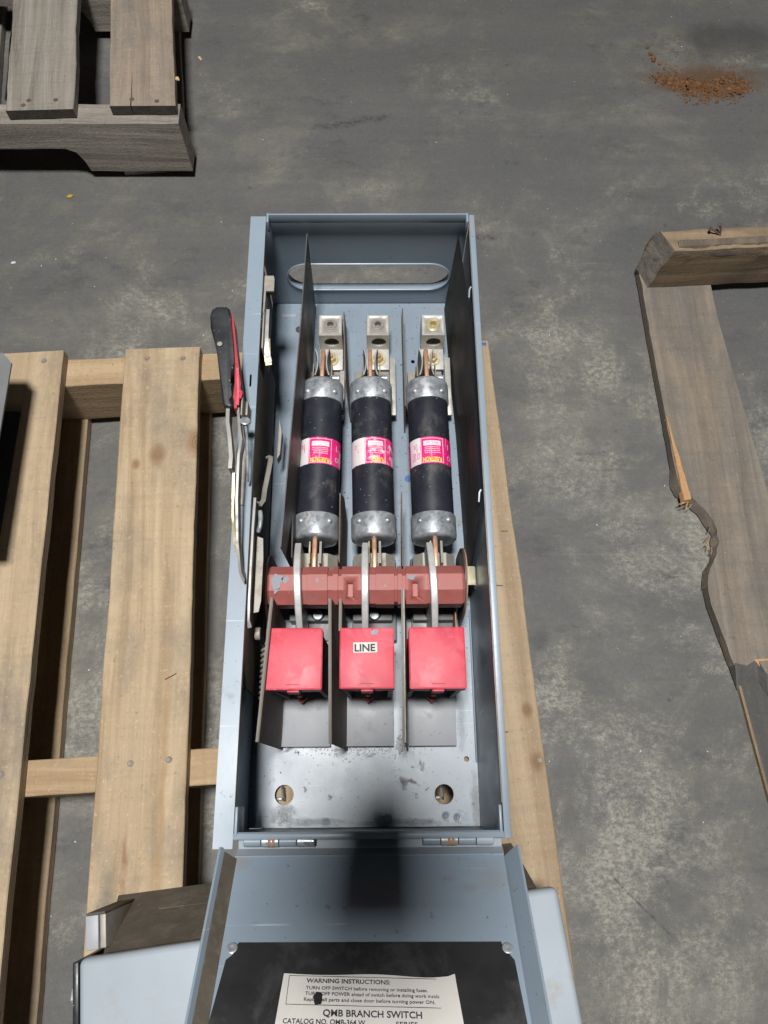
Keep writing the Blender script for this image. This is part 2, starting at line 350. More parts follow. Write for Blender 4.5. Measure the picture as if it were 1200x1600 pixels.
def holed(bm, outer, holes, f, vec):
    """flat plate (2D outline and holes, mapped by f) swept along vec"""
    es = []
    for lp in [outer]+list(holes):
        vs = [bm.verts.new(f(*q)) for q in lp]
        es += [bm.edges.new((vs[i], vs[(i+1) % len(vs)])) for i in range(len(vs))]
    fs = [x for x in bmesh.ops.triangle_fill(bm, edges=es, use_beauty=True)['geom'] if isinstance(x, bmesh.types.BMFace)]
    r = bmesh.ops.extrude_face_region(bm, geom=fs)['geom']
    for v in r:
        if isinstance(v, bmesh.types.BMVert): v.co += Vector(vec)
def circ(cx, cy, r, n=24): return [(cx+r*math.cos(6.28318*i/n), cy+r*math.sin(6.28318*i/n)) for i in range(n)]
def stadium(x0, x1, y0, y1, n=10):
    r = (y1-y0)/2; cy = (y0+y1)/2
    return [(x1-r+r*math.sin(math.pi*i/n), cy-r*math.cos(math.pi*i/n)) for i in range(n+1)]+[(x0+r-r*math.sin(math.pi*i/n), cy+r*math.cos(math.pi*i/n)) for i in range(n+1)]
def rrect(x0, x1, y0, y1, r, n=4):
    o = []
    for cx, cy, a in ((x1-r, y1-r, 0), (x0+r, y1-r, 90), (x0+r, y0+r, 180), (x1-r, y0+r, 270)):
        o += [(cx+r*math.cos(R(a+90*i/n)), cy+r*math.sin(R(a+90*i/n))) for i in range(n+1)]
    return o
def frame_of(d):
    d = Vector(d).normalized(); u = d.orthogonal().normalized(); return u, d.cross(u)
def lathe(bm, prof, o, axis, n=24, cap=True):
    """profile of (radius, height) turned round an axis"""
    o = Vector(o); ax = Vector(axis).normalized(); u, w = frame_of(ax); rings = []
    for r, h in prof:
        rings.append([bm.verts.new(o+ax*h+(u*math.cos(6.28318*i/n)+w*math.sin(6.28318*i/n))*r) for i in range(n)])
    for a, b in zip(rings, rings[1:]):
        for i in range(n): bm.faces.new((a[i], a[(i+1) % n], b[(i+1) % n], b[i]))
    if cap: bm.faces.new(rings[0][::-1]); bm.faces.new(rings[-1])
def cyl(bm, p0, p1, r, n=16, bev=0.):
    p0 = Vector(p0); p1 = Vector(p1); L = (p1-p0).length
    prof = [(r, 0), (r, L)] if not bev else [(r-bev, 0), (r, bev), (r, L-bev), (r-bev, L)]
    lathe(bm, prof, p0, p1-p0, n)
def tube(bm, pts, r, n=8, flat=None):
    """round (or flat: (w, t)) bar along a path"""
    pts = [Vector(p) for p in pts]; rings = []; u = None
    for i, p in enumerate(pts):
        d = (pts[min(i+1, len(pts)-1)]-pts[max(i-1, 0)]).normalized()
        u = (u - d*u.dot(d)).normalized() if u else (Vector((0, 0, 1))-d*d.z).normalized() if abs(d.z) < .9 else d.orthogonal().normalized()
        w = d.cross(u)
        if flat: a, b = flat; offs = [(a/2, b/2), (a/2, -b/2), (-a/2, -b/2), (-a/2, b/2)]
        else: offs = [(r*math.cos(6.28318*j/n), r*math.sin(6.28318*j/n)) for j in range(n)]
        rings.append([bm.verts.new(p+u*a_+w*b_) for a_, b_ in offs])
    m = len(rings[0])
    for a, b in zip(rings, rings[1:]):
        for i in range(m): bm.faces.new((a[i], a[(i+1) % m], b[(i+1) % m], b[i]))
    bm.faces.new(rings[0][::-1]); bm.faces.new(rings[-1])
def hexnut(bm, c, r, h, ax=(0, 0, 1), rot=0.):
    lathe(bm, [(r*.93, 0), (r, h*.08), (r, h*.85), (r*.86, h)], c, ax, 6)
def board(name, p0, p1, w, z0, z1, mat, parent, jit=.0008, seg=40, end_jit=.0015, bev=.0012, notch=None, seed=0, warp=.0, end_mat=None):
    """sawn board from p0 to p1 (centre line, xy), slightly uneven edges; local Y runs along it"""
    p0 = Vector((*p0, 0)); p1 = Vector((*p1, 0)); L = (p1-p0).length; ang = math.atan2(p1.y-p0.y, p1.x-p0.x)-math.pi/2
    bm = BM(); rs = random.Random(seed+int(L*1e4)+int(p0.x*1e4)); h = z1-z0; rings = []
    for i in range(seg+1):
        y = L*i/seg
        nz = lambda s, f=9.: mnoise.noise(Vector((y*f, s*7.3+seed, p0.x*31)))
        a = -w/2+jit*2.2*nz(1)+rs.uniform(-jit, jit)*.4; b = w/2+jit*2.2*nz(2)+rs.uniform(-jit, jit)*.4
        dz = warp*nz(3, 3.)
        ya = y+(rs.uniform(-1, 1)*end_jit if i in (0, seg) else 0); yb = y+(rs.uniform(-1, 1)*end_jit if i in (0, seg) else 0)
        k_ = bev*(.7+.5*abs(nz(4, 25)))
        q = [(a+k_, z0), (b-k_, z0), (b, z0+k_), (b, z1-k_), (b-k_, z1), (a+k_, z1), (a, z1-k_), (a, z0+k_)]
        rings.append([bm.verts.new((x, ya+(yb-ya)*(x-a)/(b-a), z+dz)) for x, z in q])
    for a, b in zip(rings, rings[1:]):
        for i in range(8): bm.faces.new((a[i], a[(i+1) % 8], b[(i+1) % 8], b[i]))
    for f in (bm.faces.new(rings[0][::-1]), bm.faces.new(rings[-1])): f.material_index = 1 if end_mat else 0
    return link(name, bm, [mat, end_mat] if end_mat else mat, parent, 40, (p0.x, p0.y, 0), (0, 0, ang))
def text_geo(s, size=1., bold=.0, res=3):
    cu = bpy.data.curves.new('t', 'FONT'); cu.body = s; cu.size = size; cu.offset = bold; cu.resolution_u = res; cu.fill_mode = 'FRONT'
    ob = bpy.data.objects.new('t', cu); C.objects.link(ob)
    dg = bpy.context.evaluated_depsgraph_get(); me = bpy.data.meshes.new_from_object(ob.evaluated_get(dg))
    vs = [v.co.copy() for v in me.vertices]; fs = [tuple(p.vertices) for p in me.polygons]
    bpy.data.objects.remove(ob); bpy.data.curves.remove(cu); bpy.data.meshes.remove(me)
    x0 = min(v.x for v in vs); x1 = max(v.x for v in vs)
    return vs, fs, x0, x1
def put_text(bm, s, f, x, y, width=None, height=None, size=.01, bold=0.):
    """lettering mapped by f(u, v); fitted to a width and cap height"""
    vs, fs, x0, x1 = text_geo(s, 1., bold)
    y1 = max(v.y for v in text_geo('H')[0])
    sy = (height/y1) if height else size; sx = (width/(x1-x0)) if width else sy
    nv = [bm.verts.new(f(x+(v.x-x0)*sx, y+v.y*sy)) for v in vs]
    for q in fs:
        try: bm.faces.new([nv[i] for i in q])
        except ValueError: pass

# ------------------------------------------------------------------ the floor
bm = BM(); bmesh.ops.create_grid(bm, x_segments=2, y_segments=2, size=6)
fl = link('floor', bm, CONCRETE, None, 0); tag(fl, 'worn grey concrete warehouse floor with pale scuffs', 'floor', kind='structure')

# ------------------------------------------------------------------ the pine pallet under the switch box
ZT, ZD = .105, .121
pal = thing('wooden_pallet', 'new yellow pine pallet carrying the open switch box', 'pallet', (-.1, .1, 0))
def nail(parent, x, y, z, r=.0033, mat=None):
    b = BM(); lathe(b, [(r, -.002), (r, .0002), (r*.8, .0006), (r*.3, .0003)], (x, y, z), (0, 0, 1), 12)
    b2 = link('nail_head', b, mat or NAILM, parent); return b2
slope = -.045
def along(x, y, y2): return (x+slope*(y2-y), y2)
bA = board('deck_board', along(-.4438, .54, -.52), along(-.4438, .54, .540), .140, ZT, ZD, PINE, pal, seed=1)
# board B keeps local coordinates that start at y = 0 so its knots land where they grew
bB = board('deck_board', along(-.2527, .546, 0), along(-.2527, .546, .546), .0905, ZT, ZD, PINE_B, pal, seed=2)
bm_me = bB.data
bm = BM(); bm.from_mesh(bm_me)
for v in bm.verts:
    if v.co.y < .004: v.co.y -= .52
bm.to_mesh(bm_me); bm.free()
bM = board('deck_board', along(-.0875, .54, -.52), along(-.0875, .54, .543), .089, ZT, ZD, PINE, pal, seed=3)
bC = board('deck_board', (.1285, .12), (.1285-.065*.434, .552), .0925, ZT, ZD, PINE_C, pal, seed=4)
bm = BM(); bm.from_mesh(bC.data)
for v in bm.verts:
    if v.co.y < .004: v.co.y -= .64
bm.to_mesh(bC.data); bm.free()
for p0, p1, w, sd in (((-.62, .512), (.138, .545), .037, 5), ((-.62, .036), (.170, .077), .036, 6), ((-.62, -.47), (.19, -.43), .037, 7)):
    board('stringer', p0, p1, w, .016, ZT-.0004, PINE_SIDE, pal, seed=sd, seg=30)
board('bottom_board', along(-.4262, .2882, -.5), along(-.4262, .2882, .55), .12, .0005, .0156, PINE, pal, seed=8)
board('bottom_board', along(-.2555, .461, -.5), along(-.2555, .461, .55), .089, .0005, .0156, PINE, pal, seed=9)
board('bottom_board', along(.08, .461, -.5), along(.08, .461, .55), .089, .0005, .0156, PINE, pal, seed=10)
for b, pts in ((bA, ((-.3949, .5295), (-.371, .053), (-.44, .525))), (bB, ((-.2704, .5325), (-.2269, .5324), (-.2424, .0624), (-.204, .0658))), (bC, ((.172, .062),))):
    for x, y in pts: nail(b, x, y, ZD)
b = BM(); box(b, .120, .1445, .5535, .5550, .108, .1195, .0004); box(b, .130, .1440, .5490, .5532, .1208, .1214, .0002)
link('blue_paint_mark', b, BLUEINK, bC)
for (x, y, a, l) in ((.1418, .2451, -.05, .008), (.1514, .308, .02, .008), (.139, .09, .05, .006)):
    b = BM(); box(b, -l/2, l/2, -.0006, .0006, -.0005, .0003, 0, Matrix.Translation((x, y, ZD))@Matrix.Rotation(a, 4, 'Z')); link('staple', b, RUSTBOLT, bC)
# a loose dark splinter on board B
b = BM(); tube(b, [(-.215, .146, ZD+.0006), (-.207, .150, ZD+.0014), (-.2035, .1525, ZD+.0008)], .0005, 5); link('splinter', b, RUSTBOLT, bB)

# ------------------------------------------------------------------ the grey weathered pallet, upper left
gp = thing('wooden_pallet', 'weathered grey pallet corner with split board ends, far from the box', 'pallet', (-.4, 1.1, 0))
s2 = -.105
def along2(x, y, y2): return (x+s2*(y2-y), y2)
dD = board('deck_board', along2(-.4571, .93, .9285), along2(-.4571, .93, 1.60), .0945, ZT+.001, ZD, OLD, gp, seed=21, end_jit=.005, jit=.0015, end_mat=OLD_END)
dE = board('deck_board', along2(-.3153, .93, .936), along2(-.3153, .93, 1.60), .0895, ZT+.001, ZD, OLD_PALE, gp, seed=22, end_jit=.006, jit=.0012, end_mat=OLD_END)
for x0 in (-.62, -.78): board('deck_board', along2(x0, .93, .93), along2(x0, .93, 1.6), .092, ZT+.001, ZD, OLD, gp, seed=23+int(-x0*50), end_jit=.004)
def stringer_notched(y0, xr, name='stringer'):
    b = BM()
    prof = [(xr-1.0, .1045), (xr, .1045), (xr+.001, .0165), (xr-.152, .0165), (xr-.155, .035), (xr-.162, .052), (xr-.175, .0595), (xr-.36, .0605), (xr-.375, .052), (xr-.385, .0165), (xr-1.0, .0165)]
    pr2 = []
    for (a, z), (a2, z2) in zip(prof, prof[1:]+prof[:1]):
        n = max(1, int(abs(a2-a)/.02))
        for i in range(n): t = i/n; pr2.append((a+(a2-a)*t, z+(z2-z)*t+random.uniform(-.0007, .0007)))
    prism(b, [(x, y0, z) for x, z in pr2], (0, .036, 0))
    bmesh.ops.triangulate(b, faces=[f for f in b.faces if len(f.verts) > 4])
    # grain of the stringer runs along X: build it along local Y and turn it
    for v in b.verts: v.co = Vector((v.co.y-y0, -(v.co.x-xr), v.co.z))
    return link(name, b, OLD, gp, 30, (xr, y0, 0), (0, 0, R(90)))
def strg(y0, xr): 
    o = stringer_notched(y0, xr); o.rotation_euler = (0, 0, R(90)); return o
s_front = strg(.9217, -.268)
s_back = strg(1.2112, -.296)
board('bottom_board', along2(-.328, .934, .9335), along2(-.328, .934, 1.6), .093, .0005, .016, OLD, gp, seed=31)
board('bottom_board', along2(-.62, .934, .9335), along2(-.62, .934, 1.6), .093, .0005, .016, OLD, gp, seed=32)
for b, pts in ((dD, ((-.4747, .9467), (-.4375, .9479), (-.481, .938))), (dE, ((-.3315, .9491), (-.2963, .9456)))):
    for x, y in pts: nail(b, x, y, ZD, .0035, RUSTBOLT)
# drying cracks at the board ends
for parent, pts in ((dE, [(-.3318, .935), (-.3325, .952), (-.3345, .975), (-.3360, 1.0)]), (dD, [(-.508, .95), (-.512, 1.0), (-.519, 1.06), (-.522, 1.14)])):
    b = BM(); n = len(pts)
    lp = [(x-.0009*(1-i/(n-1)), y, ZD+.0002) for i, (x, y) in enumerate(pts)]+[(x+.0009*(1-i/(n-1))+.0001, y, ZD+.0002) for i, (x, y) in reversed(list(enumerate(pts)))]
    prism(b, lp, (0, 0, -.004)); link('split', b, BLACK, parent)
b = BM(); bmesh.ops.create_icosphere(b, subdivisions=1, radius=.004)
for v in b.verts: v.co = Vector((v.co.x*.8, v.co.y*1.1, v.co.z*.6))*random.uniform(.7, 1.25)+Vector((-.2715, .990, ZD-.002))
link('splinter', b, CHIP, dE)

# ------------------------------------------------------------------ the broken pallet on the right
bp = thing('wooden_pallet', 'broken brown pallet missing its top boards, bent nails in its beam', 'pallet', (.55, .5, 0))
def sweep_x(name, rows, mat, parent, n=30):
    """beam along X from an outline per end; rows: list of (x0, y, z) left-end outline and the far end x1"""
    b = BM(); rings = []
    x1 = .95
    for i in range(n+1):
        t = i/n; ring = []
        for j, (x0, y, z) in enumerate(rows):
            x = x0+(x1-x0)*t
            ring.append(b.verts.new((x, y+.055*(x-.395)+.0016*mnoise.noise(Vector((x*22, j*3.1, 1))), z+(.0024*mnoise.noise(Vector((x*26, j*2.3, 5)))+.0010*mnoise.noise(Vector((x*110, j*2.3, 5))))*(1 if z > .05 else .2))))
        rings.append(ring)
    m = len(rows)
    for a, c in zip(rings, rings[1:]):
        for i in range(m): b.faces.new((a[i], a[(i+1) % m], c[(i+1) % m], c[i]))
    b.faces.new(rings[0][::-1]).material_index = 1; b.faces.new(rings[-1])
    for v in b.verts: v.co = Vector((v.co.y-.70, -(v.co.x-.395), v.co.z))
    return link(name, b, mat, parent, 14, (.395, .70, 0), (0, 0, R(90)))
beam = sweep_x('stringer', [(.396, .7075, .0185), (.3985, .7058, .040), (.3970, .7045, .066), (.4015, .7022, .088), (.4040, .7030, .1035), (.4010, .7085, .1070), (.3950, .7200, .1062), (.3890, .7335, .1058), (.3835, .7372, .0980), (.3800, .7378, .074), (.3828, .7395, .046), (.384, .742, .0185)], [OLD_BROWN, OLD], bp, 90)
# a pale worn crust on the beam's upper arris
b = BM(); rows = []
for i in range(15):
    x = .409+i*.036; y = .7035+.055*(x-.395)
    rows.append([b.verts.new((x, y-.0012+.001*mnoise.noise(Vector((x*60, 2, 0))), .0905+.004*mnoise.noise(Vector((x*45, 7, 0))))), b.verts.new((x, y-.0010, .1000)), b.verts.new((x, y+.004, .1072)), b.verts.new((x, y+.012+.006*mnoise.noise(Vector((x*50, 4, 0))), .1095))])
for a, c in zip(rows, rows[1:]):
    for j in range(3): b.faces.new((a[j], a[j+1], c[j+1], c[j]))
bmesh.ops.solidify(b, geom=b.faces[:], thickness=.0012)
link('worn_arris', b, OLD_PALE, beam)
# bottom board with the bite out of its left edge; upper layer ends in a split, lower layer runs on
left = [(.388, .7480), (.3885, .7275), (.3902, .6334), (.3942, .52), (.3980, .4150), (.4010, .3960), (.4130, .3860), (.4235, .3740), (.4320, .3600), (.4385, .3420), (.4390, .3250), (.4330, .3060), (.4200, .2840), (.4160, .2690), (.4175, .2480), (.4260, .2050), (.4345, .1660)]
top, bot = [], []
for i, (a, c) in enumerate(zip(left, left[1:])):
    n = 20 if 4 <= i < 13 else 6
    for j in range(n):
        t = j/n; x = a[0]+(c[0]-a[0])*t; y = a[1]+(c[1]-a[1])*t
        bite = 4 <= i < 13
        am = .0026 if bite else .0012
        jx = am*(mnoise.noise(Vector((y*45, 1.5, 0)))+.45*mnoise.noise(Vector((y*160, 4.5, x*90)))+.2*mnoise.noise(Vector((y*420, 8.5, x*300))))
        sl = (.0036+.0036*mnoise.noise(Vector((y*60, 11, x*60)))) if bite else .0003
        top.append((x+jx, y)); bot.append((x+jx*.6-max(0, sl), y-(.002 if bite else 0)))
endt = [(.4345, .166), (.448, .160), (.462, .166), (.470, .152), (.486, .150), (.505, .158), (.520, .149)]
rightE = [(.5335, .150), (.516, .36), (.4985, .55), (.489, .66), (.4870, .748)]
endt = [(x, y+.012+.003*math.sin(x*400)) for x, y in endt]; endb = [(x+.004, y-.034+.004*math.sin(x*900)) for x, y in endt]
lt_, lb_ = top+endt+rightE, bot+endb+[(.5345, .128)]+rightE[1:]
b = BM(); vt = [b.verts.new((x-.46, y-.45, .0185+.0008*mnoise.noise(Vector((x*30, y*30, 0))))) for x, y in lt_]; vb = [b.verts.new((x-.46, y-.45, .0035)) for x, y in lb_]
b.faces.new(vt); b.faces.new(vb[::-1]); nn = len(vt)
for q_ in range(nn):
    f = b.faces.new((vb[q_], vb[(q_+1) % nn], vt[(q_+1) % nn], vt[q_]))
    f.material_index = 1 if 4*6 <= q_ < 4*6+9*20 else 2 if len(top)-1 <= q_ < len(top)+7 else 0
bmesh.ops.triangulate(b, faces=[f for f in b.faces if len(f.verts) > 4])
bb = link('bottom_board', b, [BROKEN, BROKEN, LOWBOARD], bp, 30, (.46, .45, 0))
low = [(.4350, .176), (.4395, .1624), (.4470, .0900), (.4539, .0283), (.4720, -.12), (.49, -.25), (.585, -.25), (.555, .02), (.5345, .176)]
b = BM(); prism(b, [(x, y, .0004) for x, y in low], (0, 0, .0050)); 
for v in b.verts: v.co = Vector((v.co.x-.46, v.co.y, v.co.z))
link('bottom_board', b, LOWBOARD, bp, 30, (.46, 0, 0))
b = BM(); prism(b, [(x-.0008, y, .0004) for x, y in low[1:6]]+[(x+.0022, y, .0004) for x, y in reversed(low[1:6])], (0, 0, .0058)); link('board_edge', b, OLD_BROWN, bp)
# raw split wood: the splinter along the bite and the torn end
b = BM(); n = 14; rows = []
for i in range(n+1):
    t = i/n; y = .500-.118*t; xl = .3955+.0105*t; w = .0012+.0085*math.sin(min(1, t*1.15)*1.7)*t**.6
    jz = .0015*mnoise.noise(Vector((t*9, 1, 2)))
    rows.append([b.verts.new((xl-w*.55, y, .012)), b.verts.new((xl-w*.35, y+random.uniform(-.001, .001), .0205+jz)), b.verts.new((xl+w*.55, y+random.uniform(-.002, .002), .0215+jz)), b.verts.new((xl+w*.7, y, .012))])
for a, c in zip(rows, rows[1:]):
    for j in range(4): b.faces.new((a[j], a[(j+1) % 4], c[(j+1) % 4], c[j]))
b.faces.new(rows[0]); b.faces.new(rows[-1][::-1]); link('raw_splinter', b, RAW, bb, 20)
b = BM(); lp = [(.458, .1790), (.475, .1800), (.500, .1800), (.5330, .176), (.5340, .150), (.512, .1500), (.500, .1430), (.488, .1480), (.478, .160), (.466, .1690)]
va = [b.verts.new((x, y, .0192-.013*max(0, .178-y)/.034)) for x, y in lp]; vb = [b.verts.new((v.co.x, v.co.y, .004)) for v in va]
b.faces.new(va); b.faces.new(vb[::-1])
for q_ in range(10): b.faces.new((va[q_], va[(q_+1) % 10], vb[(q_+1) % 10], vb[q_]))
link('torn_end', b, RAW, bb, 20)
for i in range(16):
    x = .402+random.uniform(0, .014) if i < 9 else .432+random.uniform(-.008, .004); y = .383+random.uniform(-.006, .006) if i < 9 else random.uniform(.285, .36); a = random.uniform(3.6, 4.6)
    b = BM(); tube(b, [(x, y, .014), (x+.005*math.cos(a), y+.005*math.sin(a), .016), (x+.011*math.cos(a), y+.009*math.sin(a), .013)], .0006, 5); link('fibre_splinter', b, RAW if i % 2 else OLD_BROWN, bb)
for p0, p1 in (((.468, .727, .104), (.461, .732, .121)), ((.470, .726, .104), (.4510, .730, .115))):
    b = BM(); tube(b, [p0, tuple((Vector(p0)*.4+Vector(p1)*.6)+Vector((.001, 0, .001))), p1], .0013, 8)
    d = (Vector(p1)-Vector(p0)).normalized(); lathe(b, [(.003, 0), (.0032, .0008), (.0025, .0014)], Vector(p1)-d*.001, d, 12)
    link('bent_nail', b, RUSTBOLT, beam)

# ------------------------------------------------------------------ grey box at the left edge
lb = thing('metal_enclosure', 'dark grey metal enclosure cut off by the left edge of the photo', 'enclosure', (-.5, .38, ZD))
b = BM(); holed(b, [(-.72, .270), (-.3905, .270), (-.3925, .480), (-.4035, .4925), (-.72, .4915)], [], lambda x, y: (x, y, .197), (0, 0, .0025)); link('cover', b, surface('dull_grey_paint', (.16, .165, .17), .55, 0, .08, 30), lb)
b = BM(); box(b, -.71, -.440, .300, .465, .1235, .1968, .004); link('body', b, BLACKPLAST, lb)  # body coloured black to put the shadow under the cover into it
b = BM(); box(b, -.71, -.412, .2850, .4600, .1213, .1234, .0008); link('mounting_flange', b, BLACKPLAST, lb)  # black here too, for the same shadow under the cover

# ------------------------------------------------------------------ the open switch box
XI, YL, ZB, ZR = .105, .6030, .133, .295          # half width, length, back plate height, rim height
sw = thing('fusible_switch', 'open grey blue switch box with three fuses, red covers and door swung down', 'switch box', (0, .3, ZD))
def prt(name, bm, mat, parent=sw, smooth=35, label=None):
    o = link(name, bm, mat, parent, smooth)
    if label: o['label'] = label
    return o
# back plate with its keyholes
holes = [circ(-.0848, .0312, .0094), circ(.0729, .0304, .0095), circ(.0965, .0634, .0027, 12), circ(.0524, .5196, .0024, 12), circ(-.0850, .5649, .0048, 14)]
b = BM(); holed(b, [(-.1190, .001), (.1072, .001), (.1072, YL-.001), (-.1190, YL-.001)], holes, lambda x, y: (x, y, ZB), (0, 0, -.0018)); prt('back_plate', b, PAINT_IN)
# what shows through the two keyholes: bent mounting hooks of the back
for cx in (-.0848, .0729):
    b = BM(); tube(b, [(cx-.002, .038, ZB-.008), (cx-.002, .036, ZB-.003), (cx-.001, .029, ZB-.003), (cx-.0005, .0265, ZB-.008)], .002, 8, flat=(.002, .003)); box(b, cx-.008, cx-.0025, .0260, .0290, ZB-.009, ZB-.006, .0006)
    prt('keyhole_hook', b, STEEL)
b = BM(); box(b, -.1068, -.0900, .583, .5866, ZB, ZB+.0003); prt('scraped_patch', b, GREYSHEET)
# walls: sheet steel
T = .0018
b = BM(); box(b, -.1211, -.1193, -.0012, YL-.006, ZD+.0006, ZR-.0022); prt('side_wall', b, PAINT)
b = BM(); box(b, .1074, .1090, -.0012, YL-.005, ZD+.0006, ZR-.0020); prt('side_wall', b, PAINT)
slot = stadium(-.095, .095, .1605, .2085, 12)
b = BM(); holed(b, [(-.1191, ZD+.0006), (.1073, ZD+.0006), (.1073, .2800), (-.1191, .2800)], [slot], lambda x, z: (x, YL, z), (0, T, 0)); w_end = prt('end_wall', b, PAINT)
# rolled rim of the oblong cable opening
b = BM(); pts = slot+slot[:1]
for rr, dy in ((0, 0),):
    tube(b, [(x, YL-.0003, z) for x, z in pts], .0011, 8)
n = len(slot); ri = [b.verts.new((x, YL, z)) for x, z in slot]; ro = [b.verts.new((x*.995, YL+.0085, .1845+(z-.1845)*.98)) for x, z in slot]
for j in range(n): b.faces.new((ri[j], ri[(j+1) % n], ro[(j+1) % n], ro[j]))
prt('opening_rim', b, PAINT, w_end)
# inward lip above it and upper edge
b = BM(); box(b, -XI+.0005, XI-.0005, .5978, .5995, .2820, ZR, .0006); prt('end_lip', b, PAINT)
for s in (-1, 1):
    b = BM(); box(b, s*(XI-.0012)-.0012, s*(XI-.0012)+.0012, YL-.0145, YL-.0032, .279, ZR+.0004, .0006); prt('corner_tab', b, PAINT)
    b = BM(); box(b, s*(XI-.0012)-.0012, s*(XI-.0012)+.0012, .0005, .022, .262, ZR-.0004, .0006); prt('corner_tab', b, PAINT)
b = BM(); box(b, -.1191, .1073, -T, 0, ZD+.0006, ZR-.004); prt('end_wall', b, PAINT)
b = BM(); box(b, -XI-.001, XI+.001, -.0022, .0026, ZR-.0036, ZR-.0012, .0007); box(b, -XI+.001, XI-.001, .0018, .0032, ZR-.011, ZR-.0038, .0004); prt('end_lip', b, PAINT)
b = BM(); box(b, -.1035, .1058, -.0125, -.0019, .2768, .2784, .0004); prt('hinge_strip', b, PAINT_DUSTY)
# wide left flange with a small slot, narrow right flange
b = BM(); holed(b, [(-.1208, -.0085), (-.1053, -.0085), (-.1053, .5958), (-.1212, .5958)], [[(-.1128, .3960), (-.1109, .3960), (-.1109, .4090), (-.1128, .4090)]], lambda x, y: (x, y, ZR-.0002), (0, 0, -.0018)); prt('side_flange', b, PAINT)
b = BM(); box(b, -.1064, -.1052, .0235, .5860, ZR-.0062, ZR-.0021, .0003); prt('flange_return', b, STEEL_DUSTY)
b = BM(); box(b, XI+.0006, .1112, -.0030, .5975, ZR-.0018, ZR, .0006); prt('side_flange', b, PAINT)
b = BM(); box(b, .1052, .1062, .0235, .5860, ZR-.0065, ZR-.0019, .0003); prt('flange_return', b, STEEL_DUSTY)
# bright turned edge of the back plate along the right wall
b = BM(); box(b, .1054, .1072, .060, .215, ZB+.0001, ZB+.0040, .0009); prt('turned_edge', b, PAINT)

# fibre barriers
def sheet(name, corners, t, mat=FIBRE, parent=sw, edge=None):
    b = BM(); quad_sheet(b, corners, t); o = prt(name, b, mat, parent)
    return o
sheet('barrier', [(-.0665, .5945, ZB+.0005), (-.0655, .5945, .270), (-.0690, .4900, .269), (-.0690, .4900, ZB+.0005)], .0011)
sheet('barrier', [(-.0690, .4900, ZB+.0005), (-.0690, .4900, .269), (-.0810, .2440, .269), (-.0760, .2440, ZB+.0005)], .0011)
sheet('barrier', [(-.0775, .3180, ZB+.002), (-.0775, .3180, .214), (-.0742, .2440, .236), (-.0760, .2380, ZB+.002)], .0012)
# right barrier, gently bent
b = BM(); tops = [(.0969, .5940, .2700), (.1030, .5100, .2735), (.1038, .4200, .2720), (.1037, .2780, .2690), (.1037, .2560, .215)]
bots = [(.0925, .5930, .1345), (.0955, .5050, .1345), (.1000, .4200, .1345), (.1035, .2950, .1345), (.1040, .2450, .1345)]
va = [[b.verts.new(Vector(p).lerp(Vector(q), t)) for t in (0, .25, .5, .75, 1)] for p, q in zip(tops, bots)]
for a, c in zip(va, va[1:]):
    for j in range(4): b.faces.new((a[j], a[j+1], c[j+1], c[j]))
bmesh.ops.solidify(b, geom=b.faces[:], thickness=-.0010); prt('barrier', b, FIBRE)
for y, z in ((.500, .288), (.283, .280)):
    b = BM(); tube(b, [(.1046, y+.012, z), (.1030, y+.009, z-.001), (.1022, y, z-.002)], .0012, 6, flat=(.006, .0014)); prt('barrier_clip', b, PAINT)
# barriers between the poles: far pair and near pair
for loop in ([(-.0295, .5690, .1400), (-.0295, .5560, .1830), (-.0262, .4550, .2020), (-.0225, .4380, .1360)], [(.0392, .5760, .1400), (.0388, .5640, .1780), (.0392, .4300, .1900), (.0400, .4250, .1360)],
             [(-.0280, .3300, .1700), (-.0305, .3240, .2000), (-.0295, .2420, .2250), (-.0265, .2380, .1360), (-.0255, .3120, .1360)], [(.0330, .3250, .2000), (.0321, .2380, .2250), (.0335, .2360, .1360), (.0345, .3100, .1360)]):
    b = BM(); prism(b, loop, (.0013, 0, 0)); prt('barrier', b, FIBRE_BRN)

